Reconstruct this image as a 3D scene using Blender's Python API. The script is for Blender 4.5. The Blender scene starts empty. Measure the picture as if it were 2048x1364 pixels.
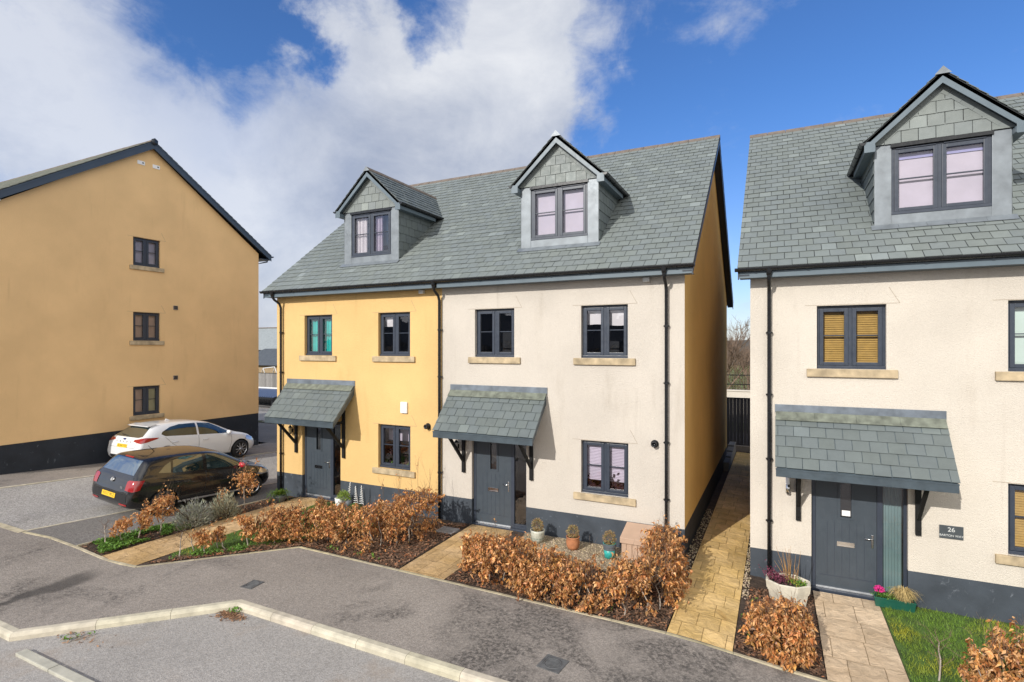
import bpy, bmesh, math, random
from mathutils import Vector, Matrix, noise
from mathutils.bvhtree import BVHTree

sc = bpy.context.scene
COL = sc.collection
PI = math.pi
RND = random.Random(11)
V = Vector


def tag(o, label=None, cat=None, group=None, kind=None):
    if label: o['label'] = label
    if cat: o['category'] = cat
    if group: o['group'] = group
    if kind: o['kind'] = kind
    return o


ORG = {}


def thing(name, loc, label, cat, group=None, rot=None):
    o = bpy.data.objects.new(name, None)
    o.empty_display_size = .2
    COL.objects.link(o)
    o.location = loc
    if rot is not None: o.rotation_euler = rot
    ORG[o.name] = V(loc)
    return tag(o, label, cat, group)


def root_org(p):
    while p.parent is not None: p = p.parent
    return ORG.get(p.name, V((0, 0, 0)))


class MB:
    """collects shapes and links them as one mesh object"""

    def __init__(s, M=None):
        s.v, s.f, s.mi, s.c, s.sm, s.M = [], [], [], [], [], M

    def add(s, vs, fs, m=0, c=(1, 1, 1), smooth=False):
        b = len(s.v)
        if s.M is not None: vs = [s.M @ V(p) for p in vs]
        s.v.extend([tuple(p) for p in vs])
        for f in fs:
            s.f.append([b + i for i in f])
            s.mi.append(m); s.c.append(c); s.sm.append(smooth)
        return s

    def quad(s, a, b, c, d, m=0, col=(1, 1, 1)):
        return s.add([a, b, c, d], [(0, 1, 2, 3)], m, col)

    def poly(s, pts, m=0, col=(1, 1, 1)):
        return s.add(pts, [tuple(range(len(pts)))], m, col)

    def box(s, lo, hi, m=0, c=(1, 1, 1), bev=0.0, X=None):
        x0, y0, z0 = lo; x1, y1, z1 = hi
        if bev > 0:
            bm = bmesh.new()
            bmesh.ops.create_cube(bm, size=1)
            for v in bm.verts:
                v.co = V((x0 + (v.co.x + .5) * (x1 - x0), y0 + (v.co.y + .5) * (y1 - y0), z0 + (v.co.z + .5) * (z1 - z0)))
            bmesh.ops.bevel(bm, geom=bm.edges[:], offset=bev, segments=2, affect='EDGES', profile=.6)
            if X is not None: bmesh.ops.transform(bm, matrix=X, verts=bm.verts)
            s.bm(bm, m, c)
            bm.free()
            return s
        vs = [(x0, y0, z0), (x1, y0, z0), (x1, y1, z0), (x0, y1, z0), (x0, y0, z1), (x1, y0, z1), (x1, y1, z1), (x0, y1, z1)]
        if X is not None: vs = [X @ V(p) for p in vs]
        return s.add(vs, [(0, 3, 2, 1), (4, 5, 6, 7), (0, 1, 5, 4), (1, 2, 6, 5), (2, 3, 7, 6), (3, 0, 4, 7)], m, c)

    def bm(s, bm, m=0, c=(1, 1, 1), smooth=False):
        bm.verts.index_update()
        return s.add([v.co.copy() for v in bm.verts], [[v.index for v in f.verts] for f in bm.faces], m, c, smooth)

    def beam(s, p, q, w, h, m=0, c=(1, 1, 1), up=(0, 0, 1)):
        """box of section w x h running from p to q"""
        p, q = V(p), V(q)
        d = (q - p); L = d.length; d = d / L
        u = V(up)
        a = d.cross(u)
        if a.length < 1e-4: a = d.cross(V((1, 0, 0)))
        a.normalize(); u = a.cross(d)
        X = Matrix((a, d, u)).transposed().to_4x4(); X.translation = p
        return s.box((-w / 2, 0, -h / 2), (w / 2, L, h / 2), m, c, X=X)

    def prism(s, pts, ext, m=0, c=(1, 1, 1)):
        """planar polygon (3D points) extruded by the vector ext"""
        n = len(pts); e = V(ext)
        vs = [V(p) for p in pts] + [V(p) + e for p in pts]
        fs = [tuple(range(n)), tuple(range(2 * n - 1, n - 1, -1))] + [(i, (i + 1) % n, n + (i + 1) % n, n + i) for i in range(n)]
        return s.add(vs, fs, m, c)

    def tube(s, path, r, n=8, m=0, c=(1, 1, 1), cap=True, smooth=True):
        path = [V(p) for p in path]
        k = len(path)
        rs = r if isinstance(r, (list, tuple)) else [r] * k
        vs = []
        ref = None
        for i, p in enumerate(path):
            d = (path[min(i + 1, k - 1)] - path[max(i - 1, 0)])
            if d.length < 1e-9: d = V((0, 0, 1))
            d.normalize()
            if ref is None:
                ref = d.orthogonal().normalized()
            a = ref - d * ref.dot(d)
            if a.length < 1e-5: a = d.orthogonal()
            a.normalize(); ref = a
            b = d.cross(a)
            for j in range(n):
                t = 2 * PI * j / n
                vs.append(p + (a * math.cos(t) + b * math.sin(t)) * rs[i])
        fs = []
        for i in range(k - 1):
            for j in range(n):
                fs.append((i * n + j, i * n + (j + 1) % n, (i + 1) * n + (j + 1) % n, (i + 1) * n + j))
        if cap:
            fs.append(tuple(range(n - 1, -1, -1))); fs.append(tuple((k - 1) * n + j for j in range(n)))
        return s.add(vs, fs, m, c, smooth)

    def lathe(s, prof, n=20, m=0, c=(1, 1, 1), X=None, smooth=True, squash=(1, 1), phase=0.0):
        """profile of (radius, z) turned about z"""
        vs = []
        for r, z in prof:
            for j in range(n):
                t = 2 * PI * j / n + phase
                p = V((r * math.cos(t) * squash[0], r * math.sin(t) * squash[1], z))
                vs.append(X @ p if X is not None else p)
        fs = []
        for i in range(len(prof) - 1):
            for j in range(n):
                fs.append((i * n + j, i * n + (j + 1) % n, (i + 1) * n + (j + 1) % n, (i + 1) * n + j))
        return s.add(vs, fs, m, c, smooth)

    def build(s, name, mats, parent=None, loc=None, local=False, auto=None):
        me = bpy.data.meshes.new(name)
        off = V((0, 0, 0))
        if parent is not None and not local: off = root_org(parent)
        if loc is not None: off = V(loc)
        vs = [(p[0] - off.x, p[1] - off.y, p[2] - off.z) for p in s.v]
        me.from_pydata(vs, [], s.f)
        if not isinstance(mats, (list, tuple)): mats = [mats]
        for m in mats: me.materials.append(m)
        me.polygons.foreach_set('material_index', s.mi)
        me.polygons.foreach_set('use_smooth', s.sm)
        if any(c != (1, 1, 1) for c in s.c):
            at = me.color_attributes.new('Col', 'FLOAT_COLOR', 'CORNER')
            buf = []
            for f, c in zip(s.f, s.c):
                buf.extend((c[0], c[1], c[2], 1.0) * len(f))
            at.data.foreach_set('color', buf)
        me.update()
        o = bpy.data.objects.new(name, me)
        COL.objects.link(o)
        if parent is not None: o.parent = parent
        if loc is not None:
            o.location = loc
            ORG[o.name] = V(loc)
        return o


# ------------------------------------------------------------------ materials
MATS = {}


class NT:
    def __init__(s, name):
        s.m = bpy.data.materials.new(name)
        s.m.use_nodes = True
        s.t = s.m.node_tree
        s.t.nodes.clear()
        s.out = s.n('ShaderNodeOutputMaterial')
        s.geo = s.n('ShaderNodeNewGeometry')
        s.pos = s.geo.outputs['Position']

    def n(s, ty, **kw):
        nd = s.t.nodes.new(ty)
        for k, v in kw.items(): setattr(nd, k, v)
        return nd

    def link(s, a, b): s.t.links.new(a, b)

    def setv(s, sock, v):
        if hasattr(v, 'is_output') or isinstance(v, bpy.types.NodeSocket): s.link(v, sock)
        elif isinstance(v, (tuple, list)) and sock.type == 'RGBA' and len(v) == 3: sock.default_value = (*v, 1)
        else: sock.default_value = v

    def noise(s, scale, detail=4, rough=.55, vec=None, dist=0.0):
        nd = s.n('ShaderNodeTexNoise')
        nd.inputs['Scale'].default_value = scale
        nd.inputs['Detail'].default_value = detail
        nd.inputs['Roughness'].default_value = rough
        nd.inputs['Distortion'].default_value = dist
        s.link(vec if vec is not None else s.pos, nd.inputs['Vector'])
        return nd.outputs['Fac']

    def voro(s, scale, feature='F1', out='Distance', vec=None, rnd=1.0):
        nd = s.n('ShaderNodeTexVoronoi', feature=feature)
        nd.inputs['Scale'].default_value = scale
        nd.inputs['Randomness'].default_value = rnd
        s.link(vec if vec is not None else s.pos, nd.inputs['Vector'])
        return nd.outputs[out]

    def mr(s, x, a, b, c=0.0, d=1.0, smooth=False):
        nd = s.n('ShaderNodeMapRange')
        if smooth: nd.interpolation_type = 'SMOOTHSTEP'
        for i, v in enumerate((x, a, b, c, d)): s.setv(nd.inputs[i], v)
        return nd.outputs[0]

    def math(s, op, a, b=0.0):
        nd = s.n('ShaderNodeMath', operation=op)
        s.setv(nd.inputs[0], a); s.setv(nd.inputs[1], b)
        return nd.outputs[0]

    def mix(s, f, a, b, mode='MIX'):
        nd = s.n('ShaderNodeMix', data_type='RGBA', blend_type=mode)
        s.setv(nd.inputs[0], f); s.setv(nd.inputs[6], a); s.setv(nd.inputs[7], b)
        return nd.outputs[2]

    def scalevec(s, sx, sy, sz):
        nd = s.n('ShaderNodeMapping')
        nd.inputs['Scale'].default_value = (sx, sy, sz)
        s.link(s.pos, nd.inputs['Vector'])
        return nd.outputs[0]

    def sep(s):
        nd = s.n('ShaderNodeSeparateXYZ'); s.link(s.pos, nd.inputs[0]); return nd.outputs

    def attr(s):
        nd = s.n('ShaderNodeVertexColor', layer_name='Col'); return nd.outputs[0]

    def bump(s, h, strength=.5, dist=.01, normal=None):
        nd = s.n('ShaderNodeBump')
        nd.inputs['Strength'].default_value = strength
        nd.inputs['Distance'].default_value = dist
        s.link(h, nd.inputs['Height'])
        if normal is not None: s.link(normal, nd.inputs['Normal'])
        return nd.outputs[0]

    def bsdf(s, color, rough=.6, normal=None, metallic=0.0, coat=0.0, spec=None, trans=None):
        b = s.n('ShaderNodeBsdfPrincipled')
        s.setv(b.inputs['Base Color'], color)
        s.setv(b.inputs['Roughness'], rough)
        s.setv(b.inputs['Metallic'], metallic)
        b.inputs['Coat Weight'].default_value = coat
        b.inputs['Coat Roughness'].default_value = .03
        if spec is not None: b.inputs['Specular IOR Level'].default_value = spec
        if normal is not None: s.link(normal, b.inputs['Normal'])
        s.link(b.outputs[0], s.out.inputs[0])
        return b


def sim(name, color, rough=.6, var=.12, scale=3.0, bump=0.0, bscale=40.0, metallic=0.0, coat=0.0, spec=None, attr=False, bdist=.004):
    """plain material with a little tonal variation and grain"""
    t = NT(name)
    base = t.attr() if attr else color
    f = t.noise(scale, 5)
    g = t.mr(f, .3, .7, 1 - var, 1 + var)
    c = t.n('ShaderNodeVectorMath', operation='SCALE')
    if attr:
        mm = t.mix(1.0, t.attr(), (*color, 1), 'MULTIPLY')
        t.link(mm, c.inputs[0])
    else:
        c.inputs[0].default_value = color
    t.link(g, c.inputs['Scale'])
    nrm = t.bump(t.noise(bscale, 4), bump, bdist) if bump > 0 else None
    rr = t.mr(t.noise(scale * 4, 3), .3, .7, max(0, rough - .07), min(1, rough + .07))
    t.bsdf(c.outputs[0], rr, nrm, metallic, coat, spec)
    MATS[name] = t.m
    return t.m


def render_mat(name, col, stain=(.30, .26, .20), grain=1.0):
    """roughcast render: grainy bump, faint weathering, streaks"""
    t = NT(name)
    big = t.mr(t.noise(.7, 5), .3, .72, .90, 1.05)
    c = t.n('ShaderNodeVectorMath', operation='SCALE')
    c.inputs[0].default_value = col
    t.link(big, c.inputs['Scale'])
    st = t.noise(1.0, 6, .62, vec=t.scalevec(2.2, 2.2, .45))
    sm = t.mr(st, .56, .78, 0, .38, True)
    c1 = t.mix(sm, c.outputs[0], (*stain, 1))
    st2 = t.noise(1.0, 7, .6, vec=t.scalevec(7, 7, .35))
    gate = t.mr(t.noise(.55, 3), .48, .62, 0, 1, True)
    c1 = t.mix(t.math('MULTIPLY', t.mr(st2, .56, .76, 0, .30, True), gate), c1, (stain[0] * .8, stain[1] * .8, stain[2] * .8, 1))
    fine = t.mr(t.noise(60, 4, .7), .3, .7, .90, 1.07)
    c2 = t.n('ShaderNodeVectorMath', operation='SCALE')
    t.link(c1, c2.inputs[0]); t.link(fine, c2.inputs['Scale'])
    h = t.math('ADD', t.noise(52, 5, .65), t.math('MULTIPLY', t.voro(85), .5))
    t.bsdf(c2.outputs[0], .9, t.bump(h, .8 * grain, .014), spec=.2)
    MATS[name] = t.m
    return t.m


def glass_mat(name, tint=(.93, .95, .95), refl=1.0):
    t = NT(name)
    tr = t.n('ShaderNodeBsdfTransparent'); tr.inputs[0].default_value = (*tint, 1)
    gl = t.n('ShaderNodeBsdfGlossy'); gl.inputs['Roughness'].default_value = .005
    gl.inputs[0].default_value = (1, .97, 1, 1)
    fr = t.n('ShaderNodeFresnel'); fr.inputs[0].default_value = 1.5
    bp = t.bump(t.noise(1.1, 3), .16, .05)
    t.link(bp, gl.inputs['Normal']);
    f = t.math('MULTIPLY', fr.outputs[0], 2.3 * refl)
    mx = t.n('ShaderNodeMixShader')
    t.link(t.math('MINIMUM', f, 1.0), mx.inputs[0]); t.link(tr.outputs[0], mx.inputs[1]); t.link(gl.outputs[0], mx.inputs[2])
    t.link(mx.outputs[0], t.out.inputs[0])
    MATS[name] = t.m
    return t.m


def slate_mat(name, col):
    t = NT(name)
    base = t.mix(1.0, t.attr(), (*col, 1), 'MULTIPLY')
    f = t.mr(t.noise(5, 6, .65), .3, .7, .92, 1.07)
    c = t.n('ShaderNodeVectorMath', operation='SCALE'); t.link(base, c.inputs[0]); t.link(f, c.inputs['Scale'])
    w = t.mr(t.noise(.9, 5), .55, .8, 0, .18, True)
    c2 = t.mix(w, c.outputs[0], (.30, .32, .29, 1))
    h = t.noise(22, 6, .6, vec=t.scalevec(1, 1.4, 1.4))
    t.bsdf(c2, t.mr(t.noise(9, 3), .3, .7, .48, .68), t.bump(h, .35, .006), spec=.45)
    MATS[name] = t.m
    return t.m


def asphalt_mat(name, col, patch=(.035, .035, .036), pscale=.55, lo=.53, hi=.66, amt=.75, grain=1.0, damp=None, dust=None, streak=False):
    """bound aggregate: fine stone grain, worn tone, damp or dirty patches of a shape of their own, optional dark streak"""
    t = NT(name)
    g = t.mr(t.voro(75, out='Color', feature='F1'), 0, 1, .62, 1.36) if False else None
    vn = t.n('ShaderNodeTexVoronoi'); vn.inputs['Scale'].default_value = 62; t.link(t.pos, vn.inputs['Vector'])
    sp = t.n('ShaderNodeSeparateColor'); t.link(vn.outputs['Color'], sp.inputs[0])
    g1 = t.mr(sp.outputs[0], 0, 1, 1 - .34 * grain, 1 + .42 * grain)
    g2 = t.mr(t.noise(16, 5, .7), .3, .7, 1 - .2 * grain, 1 + .2 * grain)
    big = t.mr(t.noise(.45, 6), .3, .7, .85, 1.13)
    k = t.math('MULTIPLY', t.math('MULTIPLY', g1, g2), big)
    c = t.n('ShaderNodeVectorMath', operation='SCALE'); c.inputs[0].default_value = col; t.link(k, c.inputs['Scale'])
    pn = t.noise(pscale, 9, .68, dist=.5)
    xyz = t.sep()
    if damp:
        x0, x1, a = damp
        pn = t.math('ADD', pn, t.mr(xyz[0], x0, x1, 0, a, True))
    pm = t.mr(pn, lo, hi, 0, amt, True)
    fine = t.mr(t.noise(15, 8, .8), .43, .56, .12, 1.0)
    c2 = t.mix(t.math('MULTIPLY', pm, fine), c.outputs[0], (*patch, 1))
    if streak:  # dark streak along y, widening and then fading out
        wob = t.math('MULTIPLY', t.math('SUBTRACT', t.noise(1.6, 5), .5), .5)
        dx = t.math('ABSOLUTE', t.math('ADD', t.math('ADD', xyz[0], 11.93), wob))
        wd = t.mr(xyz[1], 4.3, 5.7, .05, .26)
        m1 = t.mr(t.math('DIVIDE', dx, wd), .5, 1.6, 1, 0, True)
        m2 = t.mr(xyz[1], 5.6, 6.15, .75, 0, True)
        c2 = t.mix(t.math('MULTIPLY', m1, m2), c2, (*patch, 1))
    if dust:
        dm = t.mr(t.noise(.9, 6, .6), .5, .72, 0, .6, True)
        c2 = t.mix(dm, c2, (*dust, 1))
    h = t.math('ADD', vn.outputs['Distance'], t.noise(30, 4))
    t.bsdf(c2, .88, t.bump(h, .55 * grain, .012), spec=.3)
    MATS[name] = t.m
    return t.m


def paving_mat(name, col, dark, sx=.31, sy=.62, rot=0.0, stainc=(.33, .17, .03), stain=.5):
    """pattern-imprinted concrete: flag joints, riven surface, tone by flag, rusty stains"""
    t = NT(name)
    mp = t.n('ShaderNodeMapping'); mp.inputs['Rotation'].default_value = (0, 0, rot)
    t.link(t.pos, mp.inputs[0])
    br = t.n('ShaderNodeTexBrick')
    br.offset = .37; br.squash = 1.35; br.squash_frequency = 3
    br.inputs['Scale'].default_value = 1
    br.inputs['Mortar Size'].default_value = .006
    br.inputs['Mortar Smooth'].default_value = .6
    br.inputs['Brick Width'].default_value = sx
    br.inputs['Row Height'].default_value = sy
    br.inputs['Color1'].default_value = (.82, .82, .82, 1); br.inputs['Color2'].default_value = (1.12, 1.12, 1.12, 1)
    br.inputs['Mortar'].default_value = (.55, .5, .42, 1)
    wob = t.n('ShaderNodeVectorMath', operation='ADD')
    wn = t.n('ShaderNodeTexNoise'); wn.inputs['Scale'].default_value = 5; t.link(t.pos, wn.inputs[0])
    ws = t.n('ShaderNodeVectorMath', operation='SCALE'); ws.inputs['Scale'].default_value = .025; t.link(wn.outputs['Color'], ws.inputs[0])
    t.link(mp.outputs[0], wob.inputs[0]); t.link(ws.outputs[0], wob.inputs[1])
    t.link(wob.outputs[0], br.inputs['Vector'])
    riv = t.noise(5.5, 9, .66, dist=.9)
    tone = t.mr(riv, .32, .68, .76, 1.18)
    c0 = t.mix(t.mr(t.noise(1.4, 5), .35, .7, 0, 1), (*col, 1), (*dark, 1))
    c1 = t.mix(1.0, c0, br.outputs['Color'], 'MULTIPLY')
    c = t.n('ShaderNodeVectorMath', operation='SCALE'); t.link(c1, c.inputs[0]); t.link(tone, c.inputs['Scale'])
    sm = t.mr(t.noise(2.1, 6, .6, dist=.8), .6, .74, 0, stain, True)
    c2 = t.mix(sm, c.outputs[0], (*stainc, 1))
    h = t.math('ADD', t.math('MULTIPLY', riv, 1.0), t.math('MULTIPLY', br.outputs['Fac'], -.35))
    t.bsdf(c2, .62, t.bump(h, 1.0, .040), spec=.4)
    MATS[name] = t.m
    return t.m


def leaf_mat(name, col, rough=.55):
    t = NT(name)
    base = t.mix(1.0, t.attr(), (*col, 1), 'MULTIPLY')
    b = t.n('ShaderNodeBsdfPrincipled'); t.link(base, b.inputs['Base Color']); b.inputs['Roughness'].default_value = rough
    b.inputs['Specular IOR Level'].default_value = .35
    tl = t.n('ShaderNodeBsdfTranslucent'); t.link(base, tl.inputs[0])
    mx = t.n('ShaderNodeMixShader'); mx.inputs[0].default_value = .22
    t.link(b.outputs[0], mx.inputs[1]); t.link(tl.outputs[0], mx.inputs[2]); t.link(mx.outputs[0], t.out.inputs[0])
    MATS[name] = t.m
    return t.m


def wood_mat(name, col, var=.3):
    t = NT(name)
    f = t.mr(t.noise(4, 8, .65, vec=t.scalevec(8, 8, .8)), .3, .7, 1 - var, 1 + var)
    b = t.mix(1.0, t.attr(), (*col, 1), 'MULTIPLY')
    c = t.n('ShaderNodeVectorMath', operation='SCALE'); t.link(b, c.inputs[0]); t.link(f, c.inputs['Scale'])
    t.bsdf(c.outputs[0], .8, t.bump(t.noise(12, 5, .6, vec=t.scalevec(5, 5, .6)), .4, .01))
    MATS[name] = t.m
    return t.m


def plinth_mat(name, col):
    """painted masonry with scuffs and bloom"""
    t = NT(name)
    g = t.mr(t.noise(2.2, 6), .3, .7, .8, 1.25)
    c = t.n('ShaderNodeVectorMath', operation='SCALE'); c.inputs[0].default_value = col; t.link(g, c.inputs['Scale'])
    sc_ = t.mr(t.noise(3.4, 8, .7, vec=t.scalevec(1.6, 1.6, 1.0), dist=1.2), .60, .74, 0, .45, True)
    c2 = t.mix(sc_, c.outputs[0], (.30, .33, .37, 1))
    t.bsdf(c2, .7, t.bump(t.noise(30, 5), .35, .008), spec=.35)
    MATS[name] = t.m
    return t.m


M_CREAM = render_mat('render_cream', (.62, .565, .49), (.40, .34, .27))
M_CREAMG = render_mat('render_cream_worn', (.575, .525, .462), (.37, .32, .26))
M_YEL = render_mat('render_yellow', (.71, .475, .205), (.55, .36, .14))
M_YELFLAT = render_mat('render_ochre', (.81, .545, .275), (.64, .42, .21), .8)
M_YELSIDE = render_mat('render_gold', (.70, .43, .145), (.50, .31, .11), .9)
M_PLINTH = plinth_mat('plinth_paint', (.046, .056, .070))
M_PLINTHB = plinth_mat('plinth_black', (.020, .024, .032))
M_SLATE = slate_mat('roof_slate', (.168, .189, .183))
M_SLATED = slate_mat('canopy_slate', (.118, .138, .137))
M_UNDER = sim('roof_underlay', (.02, .022, .024), .9)
M_RIDGE = sim('ridge_clay', (.150, .122, .102), .85, .25, 6, .3)
M_FASCIA = sim('fascia_board', (.098, .132, .158), .42, .1, 2, .08, 60)
M_BARGE = sim('barge_board', (.018, .025, .038), .4, .12, 2)
M_BLACK = sim('black_plastic', (.010, .011, .013), .28, .15, 4)
M_UPVC = sim('window_upvc', (.034, .043, .062), .36, .08, 3)
M_DOOR = sim('door_leaf', (.046, .059, .074), .42, .08, 2.5, .1, 90)
M_STONE = sim('sill_stone', (.40, .315, .20), .85, .35, 5, .4, 30)
M_LEAD = sim('lead_sheet', (.185, .207, .226), .45, .22, 3.5, .3, 9, metallic=.25)
M_LEADD = sim('lead_flashing', (.150, .175, .205), .45, .3, 4, .3, 12, metallic=.2)
M_LEADM = sim('mossy_flashing', (.135, .148, .118), .7, .4, 7, .3, 14)
M_GLASS = glass_mat('window_glass')
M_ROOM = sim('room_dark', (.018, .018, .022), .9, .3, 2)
M_CHROME = sim('chrome', (.75, .75, .75), .18, .05, 3, metallic=1)
M_SILV = sim('threshold_aluminium', (.55, .57, .60), .35, .1, 4, metallic=.7)
M_WHITE = sim('white_plastic', (.80, .80, .79), .4, .05)
M_BLINDP = sim('blind_pale', (.60, .52, .63), .8, .10, 2)
M_BLINDW = sim('blind_white', (.78, .72, .76), .8, .05, 2)
M_BLINDG = sim('blind_green', (.62, .74, .68), .8, .06, 2)
M_TEAL = sim('curtain_teal', (.008, .50, .46), .8, .12, 6)
M_SLAT = sim('blind_wood', (.50, .30, .075), .55, .14, 9)
M_TILEC = sim('scribed_line', (.30, .24, .17), .9)
M_DARKG = sim('dark_foliage', (.035, .010, .018), .8, .4, 20)
M_GREENL = sim('green_leaf_plain', (.12, .22, .05), .7, .3, 20)
M_TIMB = wood_mat('bracket_timber', (.032, .043, .052), .3)
M_SOFFT = sim('canopy_lining', (.30, .24, .15), .8, .2)
# ------------------------------------------------------------------ text
def text_obj(s, size, M, mat, parent, name, ext=.002, local=False, align='CENTER'):
    cu = bpy.data.curves.new(name, 'FONT')
    cu.body = s; cu.size = size; cu.extrude = ext
    cu.align_x = align; cu.align_y = 'CENTER'
    ob = bpy.data.objects.new('lettering_tmp', cu)
    COL.objects.link(ob)
    bpy.context.view_layer.update()
    dg = bpy.context.evaluated_depsgraph_get()
    me = bpy.data.meshes.new_from_object(ob.evaluated_get(dg))
    bpy.data.objects.remove(ob)
    bpy.data.curves.remove(cu)
    mb = MB(M)
    mb.add([v.co.copy() for v in me.vertices], [list(p.vertices) for p in me.polygons])
    bpy.data.meshes.remove(me)
    return mb.build(name, mat, parent, local=local)


# ------------------------------------------------------------------ slates
def tone(r=RND, lo=.93, hi=1.055):
    k = r.uniform(lo, hi)
    if r.random() < .035: k *= 1.25
    t = r.uniform(-.022, .022)
    return (k * (1 + t * .5), k * (1 + t * .3), k * (1 - t))


def slates(mb, O, U, Vv, N, W, H, w, g, seed=1, thick=.011, m=0, u_off=0.0, open0=False, open1=False):
    """courses of overlapping slates on the plane O + u*U + v*Vv (Vv points up the slope), N outwards"""
    r = random.Random(seed)
    O, U, Vv, N = V(O), V(U), V(Vv), V(N)
    rows = int(math.ceil(H / g))
    for j in range(rows):
        v0 = j * g
        v1 = min(v0 + g + .03, H)
        x = -(w * .5 if j % 2 else 0) - (u_off % w)
        while x < W:
            ww = w
            a, b = (x if open0 else max(x, 0)), (x + ww if open1 else min(x + ww, W))
            x += ww
            if open0 and a < -.001: continue
            if b - a < .02: continue
            ja = r.uniform(.0035, .0065)
            dv = r.uniform(-.004, .004)
            c = tone(r)
            t0 = thick * r.uniform(1.0, 1.7); t1 = -.004
            A = [(a + ja, v0 + dv), (b - ja, v0 + dv + r.uniform(-.003, .003)), (b - ja, v1), (a + ja, v1)]
            top = [O + U * p[0] + Vv * p[1] + N * (t0 + .004 if i < 2 else t1 + .004) for i, p in enumerate(A)]
            bot = [O + U * p[0] + Vv * p[1] + N * (t0 - thick + .004 if i < 2 else t1 - .004) for i, p in enumerate(A)]
            mb.add(top + bot, [(0, 1, 2, 3), (1, 0, 4, 5), (0, 3, 7, 4), (2, 1, 5, 6)], m, c)


def clip_poly_mesh(mb_src, planes):
    """cut everything outside the planes (point, outward normal)"""
    bm = bmesh.new()
    lay = None
    me = bpy.data.meshes.new('clip')
    me.from_pydata([tuple(p) for p in mb_src.v], [], mb_src.f)
    bm.from_mesh(me)
    bpy.data.meshes.remove(me)
    lay = bm.faces.layers.int.new('src')
    bm.faces.ensure_lookup_table()
    for i, f in enumerate(bm.faces): f[lay] = i
    for p, n in planes:
        bmesh.ops.bisect_plane(bm, geom=bm.verts[:] + bm.edges[:] + bm.faces[:], plane_co=p, plane_no=n, clear_outer=True)
    out = MB()
    bm.verts.index_update()
    b = [v.co.copy() for v in bm.verts]
    out.v = [tuple(p) for p in b]
    for f in bm.faces:
        i = f[lay]
        out.f.append([v.index for v in f.verts]); out.mi.append(mb_src.mi[i]); out.c.append(mb_src.c[i]); out.sm.append(False)
    bm.free()
    return out


def ridge_tiles(mb, p, q, pitch_a, pitch_b, size=.13, seg=.45, seed=3):
    """angular ridge tiles along p->q; a/b are slopes (unit vectors pointing down each side)"""
    r = random.Random(seed)
    p, q = V(p), V(q)
    L = (q - p).length; d = (q - p) / L
    n = max(1, int(round(L / seg)))
    s = L / n
    up = V((0, 0, 1))
    for i in range(n):
        a = p + d * (i * s + .006); b = p + d * ((i + 1) * s - .006)
        k = r.uniform(.75, 1.25); c = (k, k * r.uniform(.95, 1.03), k * r.uniform(.9, 1.05))
        lift = up * (.03 + r.uniform(0, .006))
        prof = [V(pitch_a) * size, V(pitch_a) * .02 + up * .012, V(pitch_b) * .02 + up * .012, V(pitch_b) * size]
        vs = [a + lift + o for o in prof] + [b + lift + o for o in prof]
        und = [v - up * .03 for v in vs]
        mb.add(vs + und, [(0, 1, 5, 4), (1, 2, 6, 5), (2, 3, 7, 6), (0, 4, 12, 8), (3, 11, 15, 7), (0, 8, 9, 1), (1, 9, 10, 2), (2, 10, 11, 3), (4, 5, 13, 12), (5, 6, 14, 13), (6, 7, 15, 14)], 0, c)


def gutter_mesh(mb, p, q, r=.058, brackets=.9):
    """half-round gutter with end stops and brackets"""
    p, q = V(p), V(q)
    d = (q - p); L = d.length; d /= L
    side = d.cross(V((0, 0, 1))).normalized()
    n = 8
    for rr, sgn in ((r, 1), (r - .006, -1)):
        vs = []
        for e in (p, q):
            for i in range(n + 1):
                t = PI + PI * i / n
                vs.append(e + side * math.cos(t) * rr + V((0, 0, 1)) * math.sin(t) * rr)
        fs = [(i, i + 1, n + 2 + i, n + 1 + i) for i in range(n)]
        mb.add(vs, fs, 0, (1, 1, 1), True)
    for e in (p, q):
        mb.poly([e + side * math.cos(PI + PI * i / n) * r + V((0, 0, 1)) * math.sin(PI + PI * i / n) * r for i in range(n + 1)])
    for s_ in (-1, 1):
        mb.beam(p + side * s_ * (r - .001), q + side * s_ * (r - .001), .012, .012)
    if brackets:
        k = int(L / brackets)
        for j in range(k + 1):
            e = p + d * (L * (j + .4) / (k + .8))
            vs = []
            for dd in (-.018, .018):
                for i in range(n + 1):
                    t = PI + PI * i / n
                    vs.append(e + d * dd + side * math.cos(t) * (r + .007) + V((0, 0, 1)) * (math.sin(t) * (r + .007)))
            mb.add(vs, [(i, i + 1, n + 2 + i, n + 1 + i) for i in range(n)], 0)


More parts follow.
